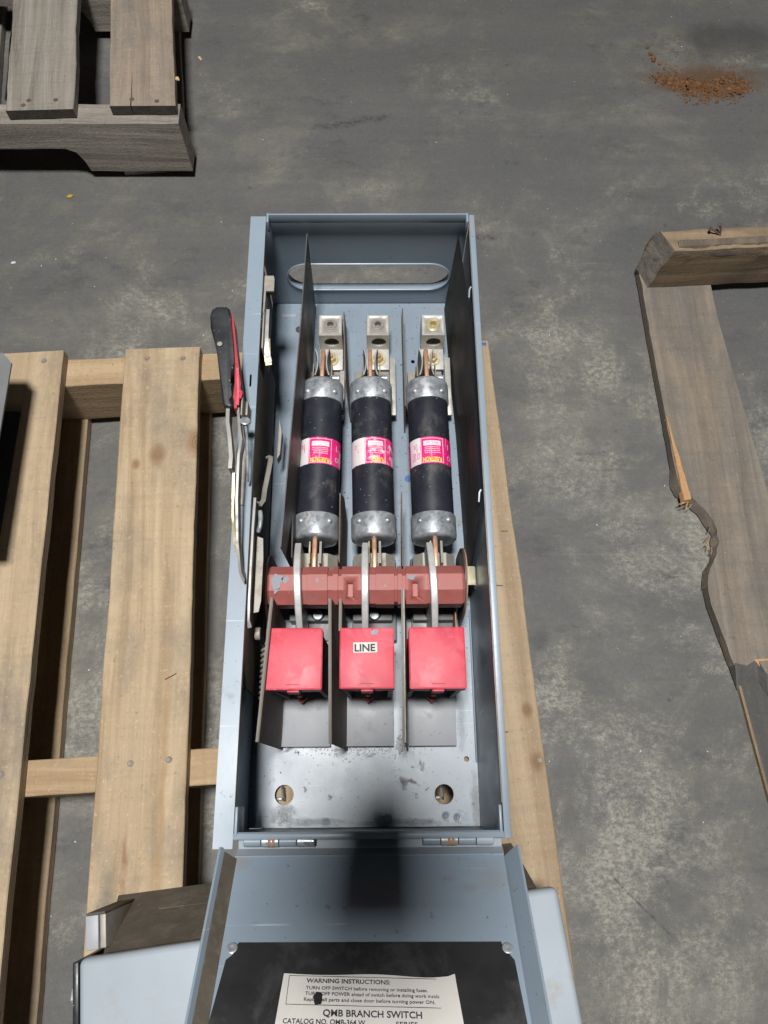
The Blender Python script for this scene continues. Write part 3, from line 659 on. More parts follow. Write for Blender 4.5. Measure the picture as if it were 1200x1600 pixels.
# terminal end of each pole: lug, strap, bolt, fuse clip
FX = [(-.0512, -.0542), (.0021, .0049), (.0638, .0664)]        # fuse axis x at the far and near cap
LX = [(-.0578, -.0308), (-.0026, .0236), (.0609, .0877)]       # lug x extents
for i, (x0, x1) in enumerate(LX):
    cx = (x0+x1)/2; zt = .180
    lug = BM(); holed(lug, rrect(x0, x1, .1500, zt, .0012, 3), [circ(cx+.001, .1650, .0086, 24)], lambda x, z: (x, .5262, z), (0, .0270, 0))
    lg = prt('lug', lug, TIN)
    cb = BM(); cyl(cb, (cx, .5402, zt-.0125), (cx, .5402, zt+.01), .0076, 28); cut = link('cutter', cb, TIN)
    md = lg.modifiers.new('socket', 'BOOLEAN'); md.operation = 'DIFFERENCE'; md.object = cut; md.solver = 'EXACT'
    me2 = bpy.data.meshes.new_from_object(lg.evaluated_get(bpy.context.evaluated_depsgraph_get())); lg.modifiers.clear(); lg.data = me2; me2.name = 'lug'; bpy.data.objects.remove(cut)
    b = BM()  # set screw with a hexagon socket
    lathe(b, [(.0079, -.003), (.0079, .0002), (.0074, .0004), (.0071, .0016), (.0064, .0020), (.0058, .0019), (.0056, .0009), (.0053, .0009), (.0050, .0016), (.0046, .0016)], (cx, .5402, zt), (0, 0, 1), 28, cap=False)
    hexr = [b.verts.new((cx+.0041*math.cos(R(60*j+10)), .5402+.0041*math.sin(R(60*j+10)), zt+.0016)) for j in range(6)]
    hexb = [b.verts.new((cx+(v.co.x-cx)*.9, .5402+(v.co.y-.5402)*.9, zt-.0055)) for v in hexr]; tip = b.verts.new((cx, .5402, zt-.0095))
    for j in range(6): b.faces.new((hexr[j], hexr[(j+1) % 6], hexb[(j+1) % 6], hexb[j]))
    for j in range(6): b.faces.new((hexb[j], hexb[(j+1) % 6], tip))
    ring = [b.verts.new((cx+.0048*math.cos(R(60*j+10)), .5402+.0048*math.sin(R(60*j+10)), zt+.0016)) for j in range(6)]
    for j in range(6): b.faces.new((ring[j], ring[(j+1) % 6], hexr[(j+1) % 6], hexr[j]))
    link('set_screw', b, STEEL_DUSTY if i != 2 else YZINC, lg)
    b = BM(); box(b, x0, x1, .4990, .5530, .1470, .1499, .0005); prt('terminal_strap', b, TIN)
    bx = x0+.0135 if i else x0+.0130
    b = BM(); cyl(b, (bx, .5120, .150), (bx, .5120, .1514), .0088, 24, .0003); bo = prt('washer', b, YZINC)
    b = BM(); hexnut(b, (bx, .5120, .1515), .0060, .0060); link('bolt_head', b, YZINC, bo)
    b = BM(); cyl(b, (bx, .5120, .157), (bx, .5120, .1612), .0030, 14, .0004); link('bolt_end', b, COPPER, bo)
    # moulded insulator carrying the clip, with a pale strip on its right
    fx = FX[i][0]
    b = BM(); box(b, fx-.0190, fx+.0215, .4400, .4985, ZB+.0004, .1468, .0012); prt('insulator_block', b, STEEL_DUSTY)
    if i: 
        b = BM(); box(b, x1+.0006, x1+.0072, .4380, .5130, .1500, .1530, .0005); prt('insulator_strip', b, TIN)
    else:
        b = BM(); box(b, x1-.0030, x1+.0022, .4380, .4960, .1500, .1530, .0005); prt('insulator_strip', b, TIN)
    # spring clip jaws either side of the blade
    for s in (-1, 1):
        b = BM(); pts = []
        for j in range(7):
            t = j/6; pts.append((fx+s*(.0040+.0030*(2*t-1)**2), .4620+.0330*t))
        lp = [(x, y, .1500) for x, y in pts]+[(x+s*.0014, y, .1500) for x, y in reversed(pts)]
        prism(b, lp, (0, 0, .0520)); prt('clip_jaw', b, STEEL)
        b = BM(); prism(b, [(fx+s*.0095, .4640, .150), (fx+s*.0095, .4860, .150), (fx+s*.0095, .4830, .190), (fx+s*.0095, .4640, .195)], (s*.0013, 0, 0)); prt('clip_spring', b, STEEL_DUSTY)
    b = BM(); cyl(b, (fx+.0085, .4665, .186), (fx+.0185, .4665, .186), .0040, 16, .0004); prt('clip_pin', b, ZINC)

# load-side clips near the crossbar
for i in range(3):
    fx = FX[i][1]
    for s, m, w in ((-1, YZINC, .0014), (1, STEEL, .0022)):
        off = s*.0042 if s < 0 else .0048
        b = BM(); prism(b, [(fx+off, .2450, .150), (fx+off, .2700, .150), (fx+off, .2690, .2080), (fx+off, .2450, .2120)], (s*w, 0, 0)); prt('clip_jaw', b, m)
    b = BM(); lp = [(fx-.0215, .2380, .150), (fx+.0215, .2380, .150), (fx+.0215, .2380, .178), (fx+.0120, .2380, .190), (fx-.0120, .2380, .190), (fx-.0215, .2380, .178)]
    prism(b, lp, (0, .0240, 0)); prt('clip_support', b, STEEL_DUSTY)
    b = BM(); box(b, fx-.0230, fx+.0230, .180, .268, ZB+.0004, .1496, .0015); prt('insulator_block', b, BLOCK)

# crossbar: moulded six-sided bar with waists between the poles
CY, CZ, CR = .2200, .2140, .0205
def hexring(bm, x, r, flat=.0):
    o = []
    for a in (60, 105, 150, 210, 285, 345):
        o.append(bm.verts.new((x, CY+r*math.cos(R(a)), CZ+r*math.sin(R(a)))))
    return o
secs = [(-.0968, .92), (-.0945, 1), (-.0715, 1), (-.0712, .97), (-.0590, .97), (-.0588, 1), (-.0395, 1), (-.0393, .86), (-.0345, .86), (-.0343, 1), (-.0295, 1), (-.0293, .86), (-.0262, .86), (-.0260, 1), (-.0075, 1), (-.0073, .96), (.0065, .96), (.0067, 1),
        (.0240, 1), (.0242, .86), (.0272, .86), (.0274, .99), (.0315, .99), (.0317, .86), (.0350, .86), (.0352, 1), (.0560, 1), (.0562, .96), (.0650, .96), (.0652, 1), (.0890, 1), (.0915, .92)]
b = BM(); rings = []
for x, r in secs:
    rings.append([b.verts.new((x, CY+CR*r*math.cos(R(a))*1.0, CZ+CR*r*math.sin(R(a)))) for a in (22, 67, 112, 157, 202, 247, 292, 337)])
for a, c in zip(rings, rings[1:]):
    for i in range(8): b.faces.new((a[i], a[(i+1) % 8], c[(i+1) % 8], c[i]))
b.faces.new(rings[0][::-1]); b.faces.new(rings[-1])
xb = prt('crossbar', b, MAROON, smooth=25)
# rectangular pockets moulded into the bar
cb = BM()
for x in (-.0180, .0440): box(cb, x-.0027, x+.0027, CY-.0128, CY+.0010, CZ+.0080, CZ+.0300)
cut = link('cutter', cb, MAROON)
md = xb.modifiers.new('pockets', 'BOOLEAN'); md.operation = 'DIFFERENCE'; md.object = cut; md.solver = 'EXACT'
me2 = bpy.data.meshes.new_from_object(xb.evaluated_get(bpy.context.evaluated_depsgraph_get()))
xb.modifiers.clear(); xb.data = me2; me2.name = 'crossbar'; bpy.data.objects.remove(cut)
# grey rubbed patches: thin irregular films on the bar's upper flats
def film(name, poly, z, mat, parent, t=.0002):
    b = BM(); prism(b, [(x, y, z) for x, y in poly], (0, 0, t)); return link(name, b, mat, parent)
def blob(cx, cy, rx, ry, n=22, am=.35, sd=0):
    rs = random.Random(sd); return [(cx+rx*(1+am*mnoise.noise(Vector((math.cos(6.283*i/n)*1.7+sd, math.sin(6.283*i/n)*1.7, sd))))*math.cos(6.283*i/n), cy+ry*(1+am*mnoise.noise(Vector((math.cos(6.283*i/n)*1.7, sd*2.1, math.sin(6.283*i/n)*1.7))))*math.sin(6.283*i/n)) for i in range(n)]
ztop = CZ+CR*math.sin(R(67))
film('rubbed_patch', blob(-.0875, CY-.000, .0055, .0085, am=.9, sd=3), ztop-.00005, GREYRUB, xb)
film('rubbed_patch', blob(-.0795, CY+.003, .0035, .0035, am=.9, sd=5), ztop-.00005, GREYRUB, xb)
film('rubbed_patch', blob(.0405, CY+.0045, .0038, .0022, am=.8, sd=6), ztop-.00005, GREYRUB, xb)
film('rubbed_patch', blob(.0155, CY-.0035, .0014, .0012, am=.8, sd=7), ztop-.00005, GREYRUB, xb)
film('rubbed_patch', blob(-.0492, CY+.002, .0012, .0022, am=.8, sd=8), ztop-.00005, GREYRUB, xb)
# switch blades: curved plates riding over the bar, edges to the camera
for i, (xf, xn) in enumerate(((-.0690, -.0652), (-.0036, -.0036), (.0590, .0625))):
    b = BM(); out = []
    for j in range(17):
        t = j/16; y = .2620-.0880*t; z = .1650+.0800*math.sin(math.pi*(.22+.60*t))**.65
        out.append((y, z))
    rows = []
    for y, z in out:
        x = xf+(xn-xf)*(.2620-y)/.088
        w = .0027+.0006*math.sin((y-.17)*30)
        rows.append([b.verts.new((x-w, y, z-.0008)), b.verts.new((x-w+.0008, y, z)), b.verts.new((x+w-.0008, y, z)), b.verts.new((x+w, y, z-.0008)), b.verts.new((x+w, y, .160)), b.verts.new((x-w, y, .160))])
    for a, c in zip(rows, rows[1:]):
        for j in range(6): b.faces.new((a[j], a[(j+1) % 6], c[(j+1) % 6], c[j]))
    b.faces.new(rows[0]); b.faces.new(rows[-1][::-1]); prt('switch_blade', b, ALU)
# fibre discs at both ends of the bar
def disc_sheet(x, y0, y1, ztop, zbot, lean, t, mat, name):
    b = BM(); lp = []
    for j in range(13):
        a = math.pi*j/12; lp.append((x, (y0+y1)/2+(y1-y0)/2*math.cos(a), zbot+.02+(ztop-zbot-.02)*math.sin(a)**.7))
    lp += [(x-lean, y0, zbot), (x-lean, y1, zbot)]
    prism(b, lp, (t, 0, 0)); return prt(name, b, mat)
disc_sheet(-.1002, .1900, .2580, .2360, .150, 0, .0016, RUSTEDGE, 'fibre_disc')
disc_sheet(-.0985, .1900, .2580, .2350, .150, 0, .0012, FIBRE_BRN, 'fibre_disc')
disc_sheet(.0935, .1960, .2660, .2320, .150, 0, .0012, RUSTEDGE, 'fibre_disc')
disc_sheet(.0920, .1950, .2660, .2310, .150, 0, .0014, FIBRE, 'fibre_disc')
disc_sheet(.0860, .1840, .2100, .1800, .150, 0, .0012, RUSTEDGE, 'fibre_disc')
b = BM(); tube(b, [(.0945, .2345, .2010), (.1030, .2345, .2012), (.1050, .2345, .2000), (.1064, .2345, .195), (.1068, .2345, .185)], .001, 8, flat=(.0016, .0190)); prt('bearing_tab', b, GOLD)

# line-side blocks, screws, insulating sheets and channel barriers
for i, (x0, x1) in enumerate(((-.0880, -.0395), (-.0232, .0234), (.0386, .0860))):
    b = BM(); box(b, x0, x1, .0757, .2000, .1432, .1452, .0004); prt('insulating_sheet', b, GREYSHEET)
    sxp = (-.0527, .0049, .0638)[i]
    b = BM(); box(b, x0+.006, x1, .1980, .2160, .1456, .1640, .0012); bl = prt('line_block', b, BLOCK)
    b = BM(); cyl(b, (sxp, .2055, .1642), (sxp, .2055, .1650), .0075, 22, .0002); link('recess_shade_disc', b, BLACK, bl)  # raised black disc painted in for the shade of the recess
    b = BM(); cyl(b, (sxp, .2030, .1650), (sxp, .2030, .1690), .0050, 18, .0006); sc = link('terminal_screw', b, ZINC, bl)
# tall channel sheets: (top near, top far, bottom) leaning slightly to the left
def channel(xt_far, xt_near, xb_, yf, yn, ztop, t=.0013, mat=FIBRE_BRN):
    b = BM(); quad_sheet(b, [(xb_, yf, .1346), (xt_far, yf, ztop), (xt_near, yn, ztop), (xb_, yn, .1346)], t); o = prt('channel_barrier', b, mat)
    b = BM(); tube(b, [(xt_far-.0006, yf, ztop), (xt_near-.0006, yn, ztop)], .001, 4, flat=(.0012, .0020)); link('cut_edge', b, FIBRE_EDGE, o)
channel(-.0880, -.0955, -.0888, .2000, .0735, .2560)
channel(-.0360, -.0338, -.0236, .2020, .0725, .2420)
channel(-.0262, -.0262, -.0255, .2020, .1720, .2400)
channel(.0312, .0303, .0372, .2060, .0715, .2600, mat=STEEL_DUSTY)
# red arc covers
for i, (x0, x1) in enumerate(((-.0928, -.0418), (-.0262, .0228), (.0362, .0870))):
    y0, y1, zt = (.1180, .1732, .2500) if i != 1 else (.1184, .1730, .2502)
    cx = (x0+x1)/2
    b = BM(); box(b, x0, x1, y0, y1, .2330, zt, .0014, seg=3)
    for v in b.verts:
        if v.co.z > .249: v.co.z -= .0007*((v.co.x-cx)/.025)**2
    ch = prt('arc_cover', b, RED)
    b = BM(); sh = .006 if i == 0 else .002 if i == 1 else -.002
    lo = [(x0+.002+sh*1.2, y0+.004), (x1-.002+sh*.6, y0+.004), (x1-.002+sh*.6, y1-.002), (x0+.002+sh*1.2, y1-.002)]
    up = [(x0+.0012, y0+.0022), (x1-.0012, y0+.0022), (x1-.0012, y1-.001), (x0+.0012, y1-.001)]
    # open-fronted dark housing below the cover: two side walls, a back wall and arc plates
    for xa, xb2, xu, xu2 in ((lo[0][0], lo[0][0]+.0042, up[0][0], up[0][0]+.0042), (lo[1][0]-.0042, lo[1][0], up[1][0]-.0042, up[1][0])):
        q = [(xa, lo[0][1], .1456), (xb2, lo[0][1], .1456), (xu2, up[0][1], .2329), (xu, up[0][1], .2329)]
        prism(b, q, (0, .050, 0))
    box(b, lo[0][0]+.0045, lo[1][0]-.0045, y1-.008, y1-.004, .1456, .2325)
    link('arc_housing', b, FIBRE_BRN if i == 0 else FIBRE, ch)
    for zz in (.160, .174, .188, .202, .216):
        t = (zz-.1456)/.0873; xa = lo[0][0]*(1-t)+up[0][0]*t+.0046; xb2 = lo[1][0]*(1-t)+up[1][0]*t-.0046
        b = BM(); box(b, xa, xb2, y0+.010, y1-.009, zz, zz+.0016); link('arc_plate', b, STEEL_DUSTY, ch)
    b = BM(); box(b, cx-.0130, cx+.0130, y0+.0028, y0+.0062, .2090, .2190, .0006); link('front_tongue', b, RED_DIM, ch)
    b = BM(); prism(b, [(cx-.005, y0+.0030, .158), (cx+.005, y0+.0030, .158), (cx, y0-.0026, .158)], (0, 0, .006)); link('front_tongue', b, RED_DIM, ch)
    b = BM(); box(b, cx-.0022, cx+.0022, y0+.0012, y0+.0040, .1800, .1960, .0006); link('front_tongue', b, RED_DIM, ch)
    b = BM(); box(b, cx-.0055, cx+.0055, y0-.0022, y0-.00015, .2330, .2478, .0008); lt = link('latch', b, RED, ch)
    for s in (-1, 1):
        b = BM(); box(b, cx+s*.0066-.0006, cx+s*.0066+.0006, y0-.0006, y0-.0001, .2335, .2490, .0001); link('latch_gap_shade', b, BLACK, ch)  # black strips stand in for the shade in the gaps beside the latch
    b = BM(); box(b, cx-.0060, cx+.0060, y0+.0042, y0+.0046, .24965+.0001, .2502, .0001); link('latch_line', b, RED_DIM, ch)
    if i == 1:
        M = Matrix.Translation((-.0032, .1548, .2506))@Matrix.Rotation(R(.8), 4, 'Z')
        b = BM(); box(b, -.0108, .0108, -.0047, .0047, -.0002, .00015, .0001, M); link('line_label', b, PAPER, ch)['label'] = 'small white label reading LINE'
        b = BM(); put_text(b, 'LINE', lambda u, v: M@Vector((u, v, .0003)), -.0096, -.0034, .0186, .0062, bold=.03); link('lettering', b, INK, ch, 0)
        film('rubbed_patch', blob(.0058, .1685, .0034, .0028, am=.8, sd=11), .2502, GREYRUB, ch)
# red fin edges seen between the covers
b = BM(); prism(b, [(-.0392, .166, .200), (-.0365, .170, .205), (-.0375, .150, .200)], (0, 0, .006)); prt('red_fin', b, RED_DIM)
b = BM(); prism(b, [(.0335, .170, .200), (.0368, .170, .205), (.0350, .152, .200)], (0, 0, .006)); prt('red_fin', b, RED_DIM)

# drive mechanism along the left wall
b = BM(); box(b, -.1105, -.1088, .120, .480, .150, .2700, .0004); prt('dark_wall_plate', b, GRIME)  # dark plate added over the left wall to make its shade black
b = BM(); lp = [(-.1062, .5290), (-.1062, .4900), (-.1045, .4830), (-.1035, .4900), (-.1030, .5105), (-.0950, .5105), (-.0950, .5250), (-.0960, .5290)]
prism(b, [(x, y, .2835) for x, y in lp], (0, 0, .0020)); prism(b, [(-.1055, .530, .2835), (-.0960, .530, .2835), (-.0960, .5285, .2835), (-.1055, .5285, .2835)], (0, 0, -.030)); box(b, -.1052, -.1036, .445, .529, .235, .2840, .0004); prt('bracket', b, STEEL_DUSTY)
b = BM(); tube(b, [(-.1030, .4960, .274), (-.1027, .4650, .2745), (-.1016, .4480, .272), (-.0990, .440, .266)], .001, 4, flat=(.0020, .0055)); prt('link_bar', b, STEEL)
b = BM(); tube(b, [(-.1020, .4640, .2700), (-.1010, .4450, .2690), (-.0995, .4360, .2660)], .001, 4, flat=(.0020, .0062)); prt('link_bar', b, YZINC)
b = BM(); tube(b, [(-.0975, .3370, .2600), (-.0938, .3365, .2640), (-.0935, .3300, .2680), (-.0955, .3150, .2680), (-.0975, .3020, .2680), (-.0985, .2910, .2670), (-.1010, .2870, .2665), (-.1050, .2880, .2660)], .0014, 8, flat=(.0040, .0022)); prt('hook', b, STEEL_DUSTY)
b = BM(); tube(b, [(-.1045, .2870, .2800), (-.1048, .2600, .2820), (-.1050, .2200, .2820), (-.1053, .1900, .2810), (-.1050, .1740, .2790), (-.1035, .1690, .2760)], .0015, 6, flat=(.0060, .0036)); prt('slide_bar', b, STEEL)
b = BM(); lp = [(-.1030, .2560), (-.0975, .2540), (-.0965, .2350), (-.0968, .1950), (-.0985, .1850), (-.1028, .1840)]; prism(b, [(x, y, .2620) for x, y in lp], (0, 0, .0022)); prt('slide_plate', b, STEEL_DUSTY)
b = BM(); tube(b, [(-.1008, .2790, .268), (-.0995, .2720, .271), (-.1000, .2640, .270), (-.1022, .2590, .268)], .0022, 8); prt('slide_pin', b, ZINC)
b = BM(); cyl(b, (-.1035, .1690, .245), (-.0985, .1690, .245), .0058, 18, .0006); prt('roller', b, STEEL_DUSTY)
b = BM(); pts = []
for j in range(16*11+1):
    a = j/16*6.28318; pts.append((-.0975+.0050*math.cos(a), .1680-.0545*j/(16*11), .2050+.0050*math.sin(a)))
tube(b, pts, .0014, 6); prt('coil_spring', b, STEEL_DUSTY)
b = BM(); lp = [(-.0985, .420, .165), (-.0955, .404, .165), (-.0965, .378, .165), (-.0995, .372, .165)]; prism(b, lp, (0, 0, .014)); prt('latch_cam', b, STEEL_DUSTY)
# operating handle on the left flange: grip, red indicator, steel levers
hd = thing('handle', '', None); hd.location = (-.118, .33, ZR); del hd['label']; adopt(hd, sw)
hd.location = (-.118, .33, ZR)
b = BM(); grip = [(-.1440, .4440), (-.1425, .4500), (-.1385, .4530), (-.1290, .4530), (-.1262, .4505), (-.1250, .4400), (-.1215, .4150), (-.1196, .3960), (-.1200, .3880), (-.1222, .3790), (-.1232, .3700), (-.1222, .3625), (-.1206, .3600), (-.1190, .3545), (-.1200, .3525), (-.1268, .3530), (-.1285, .3580), (-.1360, .4080), (-.1430, .4320)]
prism(b, [(x, y, .3160) for x, y in grip], (0, 0, .0200))
hz = lambda y: .006*(y-.35)/.1
for v in b.verts: v.co.z += hz(v.co.y)
es = [e for e in b.edges if abs(e.verts[0].co.z-e.verts[1].co.z) < .004 and e.verts[0].co.z > .330]
bmesh.ops.bevel(b, geom=es, offset=.0022, segments=3, affect='EDGES', profile=.5)
gr = link('grip', b, BLACKPLAST, hd, 50)
b = BM(); cyl(b, (-.1335, .4150, .3385), (-.1335, .4150, .3405), .0037, 20); link('grip_hole_shade', b, BLACK, hd)  # black disc in place of the shade inside the hole
b = BM(); cyl(b, (-.1332, .4140, .3400), (-.1332, .4140, .3408), .0023, 16); link('grip_rivet', b, STEEL_DUSTY, hd)
b = BM(); red = [(-.1292, .4528), (-.1262, .4525), (-.1240, .4460), (-.1195, .4150), (-.1135, .3780), (-.1132, .3640), (-.1150, .3600), (-.1160, .3530), (-.1180, .3525), (-.1182, .3600), (-.1196, .3640), (-.1190, .3780), (-.1200, .3960), (-.1245, .4350)]
prism(b, [(x, y, .3145) for x, y in red], (0, 0, .0185)); link('red_indicator', b, surface('dull_red_plastic', (.42, .035, .05), .5, 0, .2, 60, dirt=(.10, .04, .045), dirt_amt=(.48, .7), ds=40), hd)
b = BM(); tube(b, [(-.1168, .392, .3345), (-.1150, .372, .3340), (-.1150, .356, .3325)], .001, 4, flat=(.003, .0022)); tube(b, [(-.1140, .3700, .334), (-.1122, .3680, .334), (-.1135, .3625, .333)], .0014, 6); link('red_rib', b, RED, hd)
b = BM(); tube(b, [(-.1235, .3850, .3225), (-.1240, .3600, .3245), (-.1232, .3400, .3260), (-.1200, .3220, .3270), (-.1180, .3060, .3270), (-.1182, .2950, .3265)], .001, 4, flat=(.0150, .0032)); link('lever', b, STEEL, hd)
b = BM(); tube(b, [(-.1170, .3720, .3200), (-.1150, .3500, .3220), (-.1125, .3330, .3250), (-.1100, .3220, .3270), (-.1115, .3080, .3270), (-.1118, .2700, .3220), (-.1108, .2350, .3140), (-.1085, .2110, .3060), (-.1068, .2070, .3010)], .001, 4, flat=(.0130, .0022)); link('lever', b, STEEL, hd)
b = BM(); tube(b, [(-.1170, .2960, .3190), (-.1168, .2600, .3130), (-.1155, .2380, .3040), (-.1140, .2300, .2965)], .001, 4, flat=(.0080, .0020)); link('lever', b, YZINC, hd)
b = BM(); box(b, -.1128, -.1114, .3480, .3680, .2960, .3300, .0004); link('pivot_ear', b, STEEL_DUSTY, hd)
b = BM(); lathe(b, [(.0022, 0), (.0046, .0004), (.0049, .0012), (.0040, .0020)], (-.1085, .3420, .3280), (.1, .35, .93), 16); tube(b, [(-.1085, .3410, .3275), (-.1070, .3300, .3245), (-.1060, .3080, .3200), (-.1062, .2980, .3150), (-.1070, .2940, .3060)], .0012, 8); link('hinge_pin', b, ZINC, hd)
b = BM(); box(b, -.1190, -.1095, .3560, .3700, ZR-.0003, .3140, .0006); box(b, -.1190, -.1110, .2750, .3600, ZR+.0002, ZR+.0022, .0004); link('handle_base', b, STEEL_DUSTY, hd)

# small things on the back plate
b = BM(); cyl(b, (.0440, .3674, ZB), (.0440, .3674, ZB+.0004), .0042, 18); prt('blue_dot', b, BLUEINK)
for x, y in ((-.0428, .0056), (.0102, .0074), (.0171, .0086), (.0741, .0104), (.0853, .0091)):
    b = BM(); lathe(b, [(.0042, 0), (.0038, .0006), (.0020, .0005), (.0012, .0001)], (x, y, ZB), (0, 0, 1), 18); prt('weld_spot', b, PAINT_IN)

# the door, swung down and tilted up towards the viewer
TH = R(40); DO = Vector((0, -.006, .283)); DU = Vector((1, 0, 0)); DV = Vector((0, -math.cos(TH), math.sin(TH))); DN = Vector((0, math.sin(TH), math.cos(TH)))
def dp(u, v, n=0.): return DO+DU*u+DV*v+DN*n
DL = .585
b = BM(); prism(b, [dp(-.1040, .0105, -.0018), dp(.1050, .0105, -.0018), dp(.1055, DL, -.0018), dp(-.1040, DL, -.0018)], DN*.0018)
door = prt('door', b, PAINT, label='grey blue door hanging open with black panel and instruction label')
b = BM(); prism(b, [dp(-.1035, .0006, -.0045), dp(.1060, .0006, -.0045), dp(.1055, .0104, -.0002), dp(-.1035, .0104, -.0002)], DN*-.0016); link('hinge_leaf', b, PAINT_DUSTY, door)
b = BM(); tube(b, [dp(-.1035, .0108, .0002), dp(.1050, .0108, .0002)], .0008, 8); link('bend_line', b, PAINT, door)
for s in (-1, 1):
    xo = .1132 if s < 0 else .1143; xi = .1041 if s < 0 else .1051
    b = BM(); prism(b, [dp(s*xi, .0115, -.0018), dp(s*xo, .0115, .0125), dp(s*(xo+.0016), .0115, .0125), dp(s*(xi+.0022), .0115, -.0025)], DV*(DL-.0115)); link('side_lip', b, PAINT, door)
    if s < 0:
        b = BM(); prism(b, [dp(s*(xi-.0002), .013, .0004), dp(s*(xo-.0024), .013, .0090), dp(s*(xo-.0026), .013, .0090), dp(s*(xi-.0020), .013, .0004)], DV*(DL-.015)); link('grime_line', b, GRIME, door)
b = BM(); prism(b, [dp(-.104, DL, -.002), dp(.105, DL, -.002), dp(.105, DL, .0135), dp(-.104, DL, .0135)], DV*.0016); link('end_lip', b, PAINT, door)
# hinge knuckles
HZ = DO+Vector((0, .0025, .0062))
for x0 in (-.0975, .0425):
    for j in range(4):
        b = BM(); cyl(b, HZ+Vector((x0+j*.0139, 0, 0)), HZ+Vector((x0+j*.0139+.0134, 0, 0)), .0043 if j % 2 else .0040, 16, .0004); link('hinge_knuckle', b, (PAINT, ZINC, PAINT, ZINC)[j] if x0 < 0 else (PAINT, STEEL, PAINT, PAINT_DUSTY)[j], door)
    for j in (0, 1):
        b = BM(); cyl(b, HZ+Vector((x0+.019+j*.003, 0, 0)), HZ+Vector((x0+.0215+j*.003, 0, 0)), .00445, 16, .0002); link('rust_spot', b, RUSTEDGE, door)
# black instruction panel and its rivets
b = BM(); lp = [(-.0905, .0800), (.0930, .0815), (.0940, .0850), (.1005, .0945), (.1025, .1400), (.1030, .560), (-.1015, .560), (-.1020, .1330), (-.0975, .0920), (-.0935, .0885)]
prism(b, [dp(u, v, .0006) for u, v in lp], DN*.0008); link('black_panel', b, BLACKPANEL, door)
for u, v in ((-.0945, .0838), (.0969, .0860)):
    b = BM(); lathe(b, [(.0040, 0), (.0040, .0006), (.0032, .0012), (.0016, .0012), (.0013, .0004), (.0002, .0004)], dp(u, v, .0006), DN, 20); link('rivet', b, ZINC, door)
# paper label
NU, NV = 24, 16
b = BM(); g = []
for j in range(NV+1):
    row = []
    for i in range(NU+1):
        s = i/NU; t = j/NV
        u = (-.0567-.0095*t)*(1-s)+(.0583+.0120*t)*s; v = (.1018+.0040*s)+.118*t
        if j == 0: v += .0006*math.sin(s*9)+(-.0012 if i == NU else 0)
        row.append(b.verts.new(dp(u, v, .0017+.0022*max(0, s-.86)/.14*max(0, 1-t*2.2)+.0002*math.sin(s*14+t*5))))
    g.append(row)
for a, c in zip(g, g[1:]):
    for i in range(NU): b.faces.new((a[i], a[i+1], c[i+1], c[i]))
link('instruction_label', b, PAPER, door, 60)['label'] = 'white paper label with warning instructions in black print'
def lab(u, v):       # label plane: x to the right, baseline v grows towards the viewer; print slopes slightly
    return dp(u, v+.036*(u+.0411), .00215)
for s, u, v, w, h, bo in (('WARNING INSTRUCTIONS:', -.0411, .1083, .0560, .0027, .02), ('TURN OFF SWITCH before removing or installing fuses.', -.0412, .1127, .0808, .0021, .012),
                          ('TURN OFF POWER ahead of switch before doing work inside.', -.0414, .1163, .0895, .0021, .012), ('Replace all parts and close door before turning power ON.', -.0419, .1201, .0860, .0021, .012),
                          ('QMB BRANCH SWITCH', -.0290, .1292, .0640, .0040, .02), ('CATALOG NO. QMB-364 W', -.0545, .1342, .0530, .0030, .018), ('SERIES', .0180, .1342, .0140, .0026, .012)):
    b = BM(); put_text(b, s, lambda x, y: lab(x, v-y), u, 0, w, h, bold=bo); link('lettering', b, INK, door, 0)
b = BM()
for (u0, v0), (u1, v1) in (((-.0528, .1040), (.0540, .1040)), ((.0540, .1040), (.0560, .1225)), ((.0560, .1225), (-.0535, .1225)), ((-.0535, .1225), (-.0528, .1040))):
    p, q = lab(u0, v0), lab(u1, v1); d = (q-p).normalized().cross(DN)*.00018
    f = [b.verts.new(x) for x in (p-d, q-d, q+d, p+d)]; b.faces.new(f)
link('label_border', b, INK, door, 0)
b = BM(); prism(b, [dp(x, y, .0019) for x, y in blob(-.0327, .1187, .0030, .0042, n=36, am=.35, sd=21)], DN*.0005); link('torn_hole', b, BLACK, door)

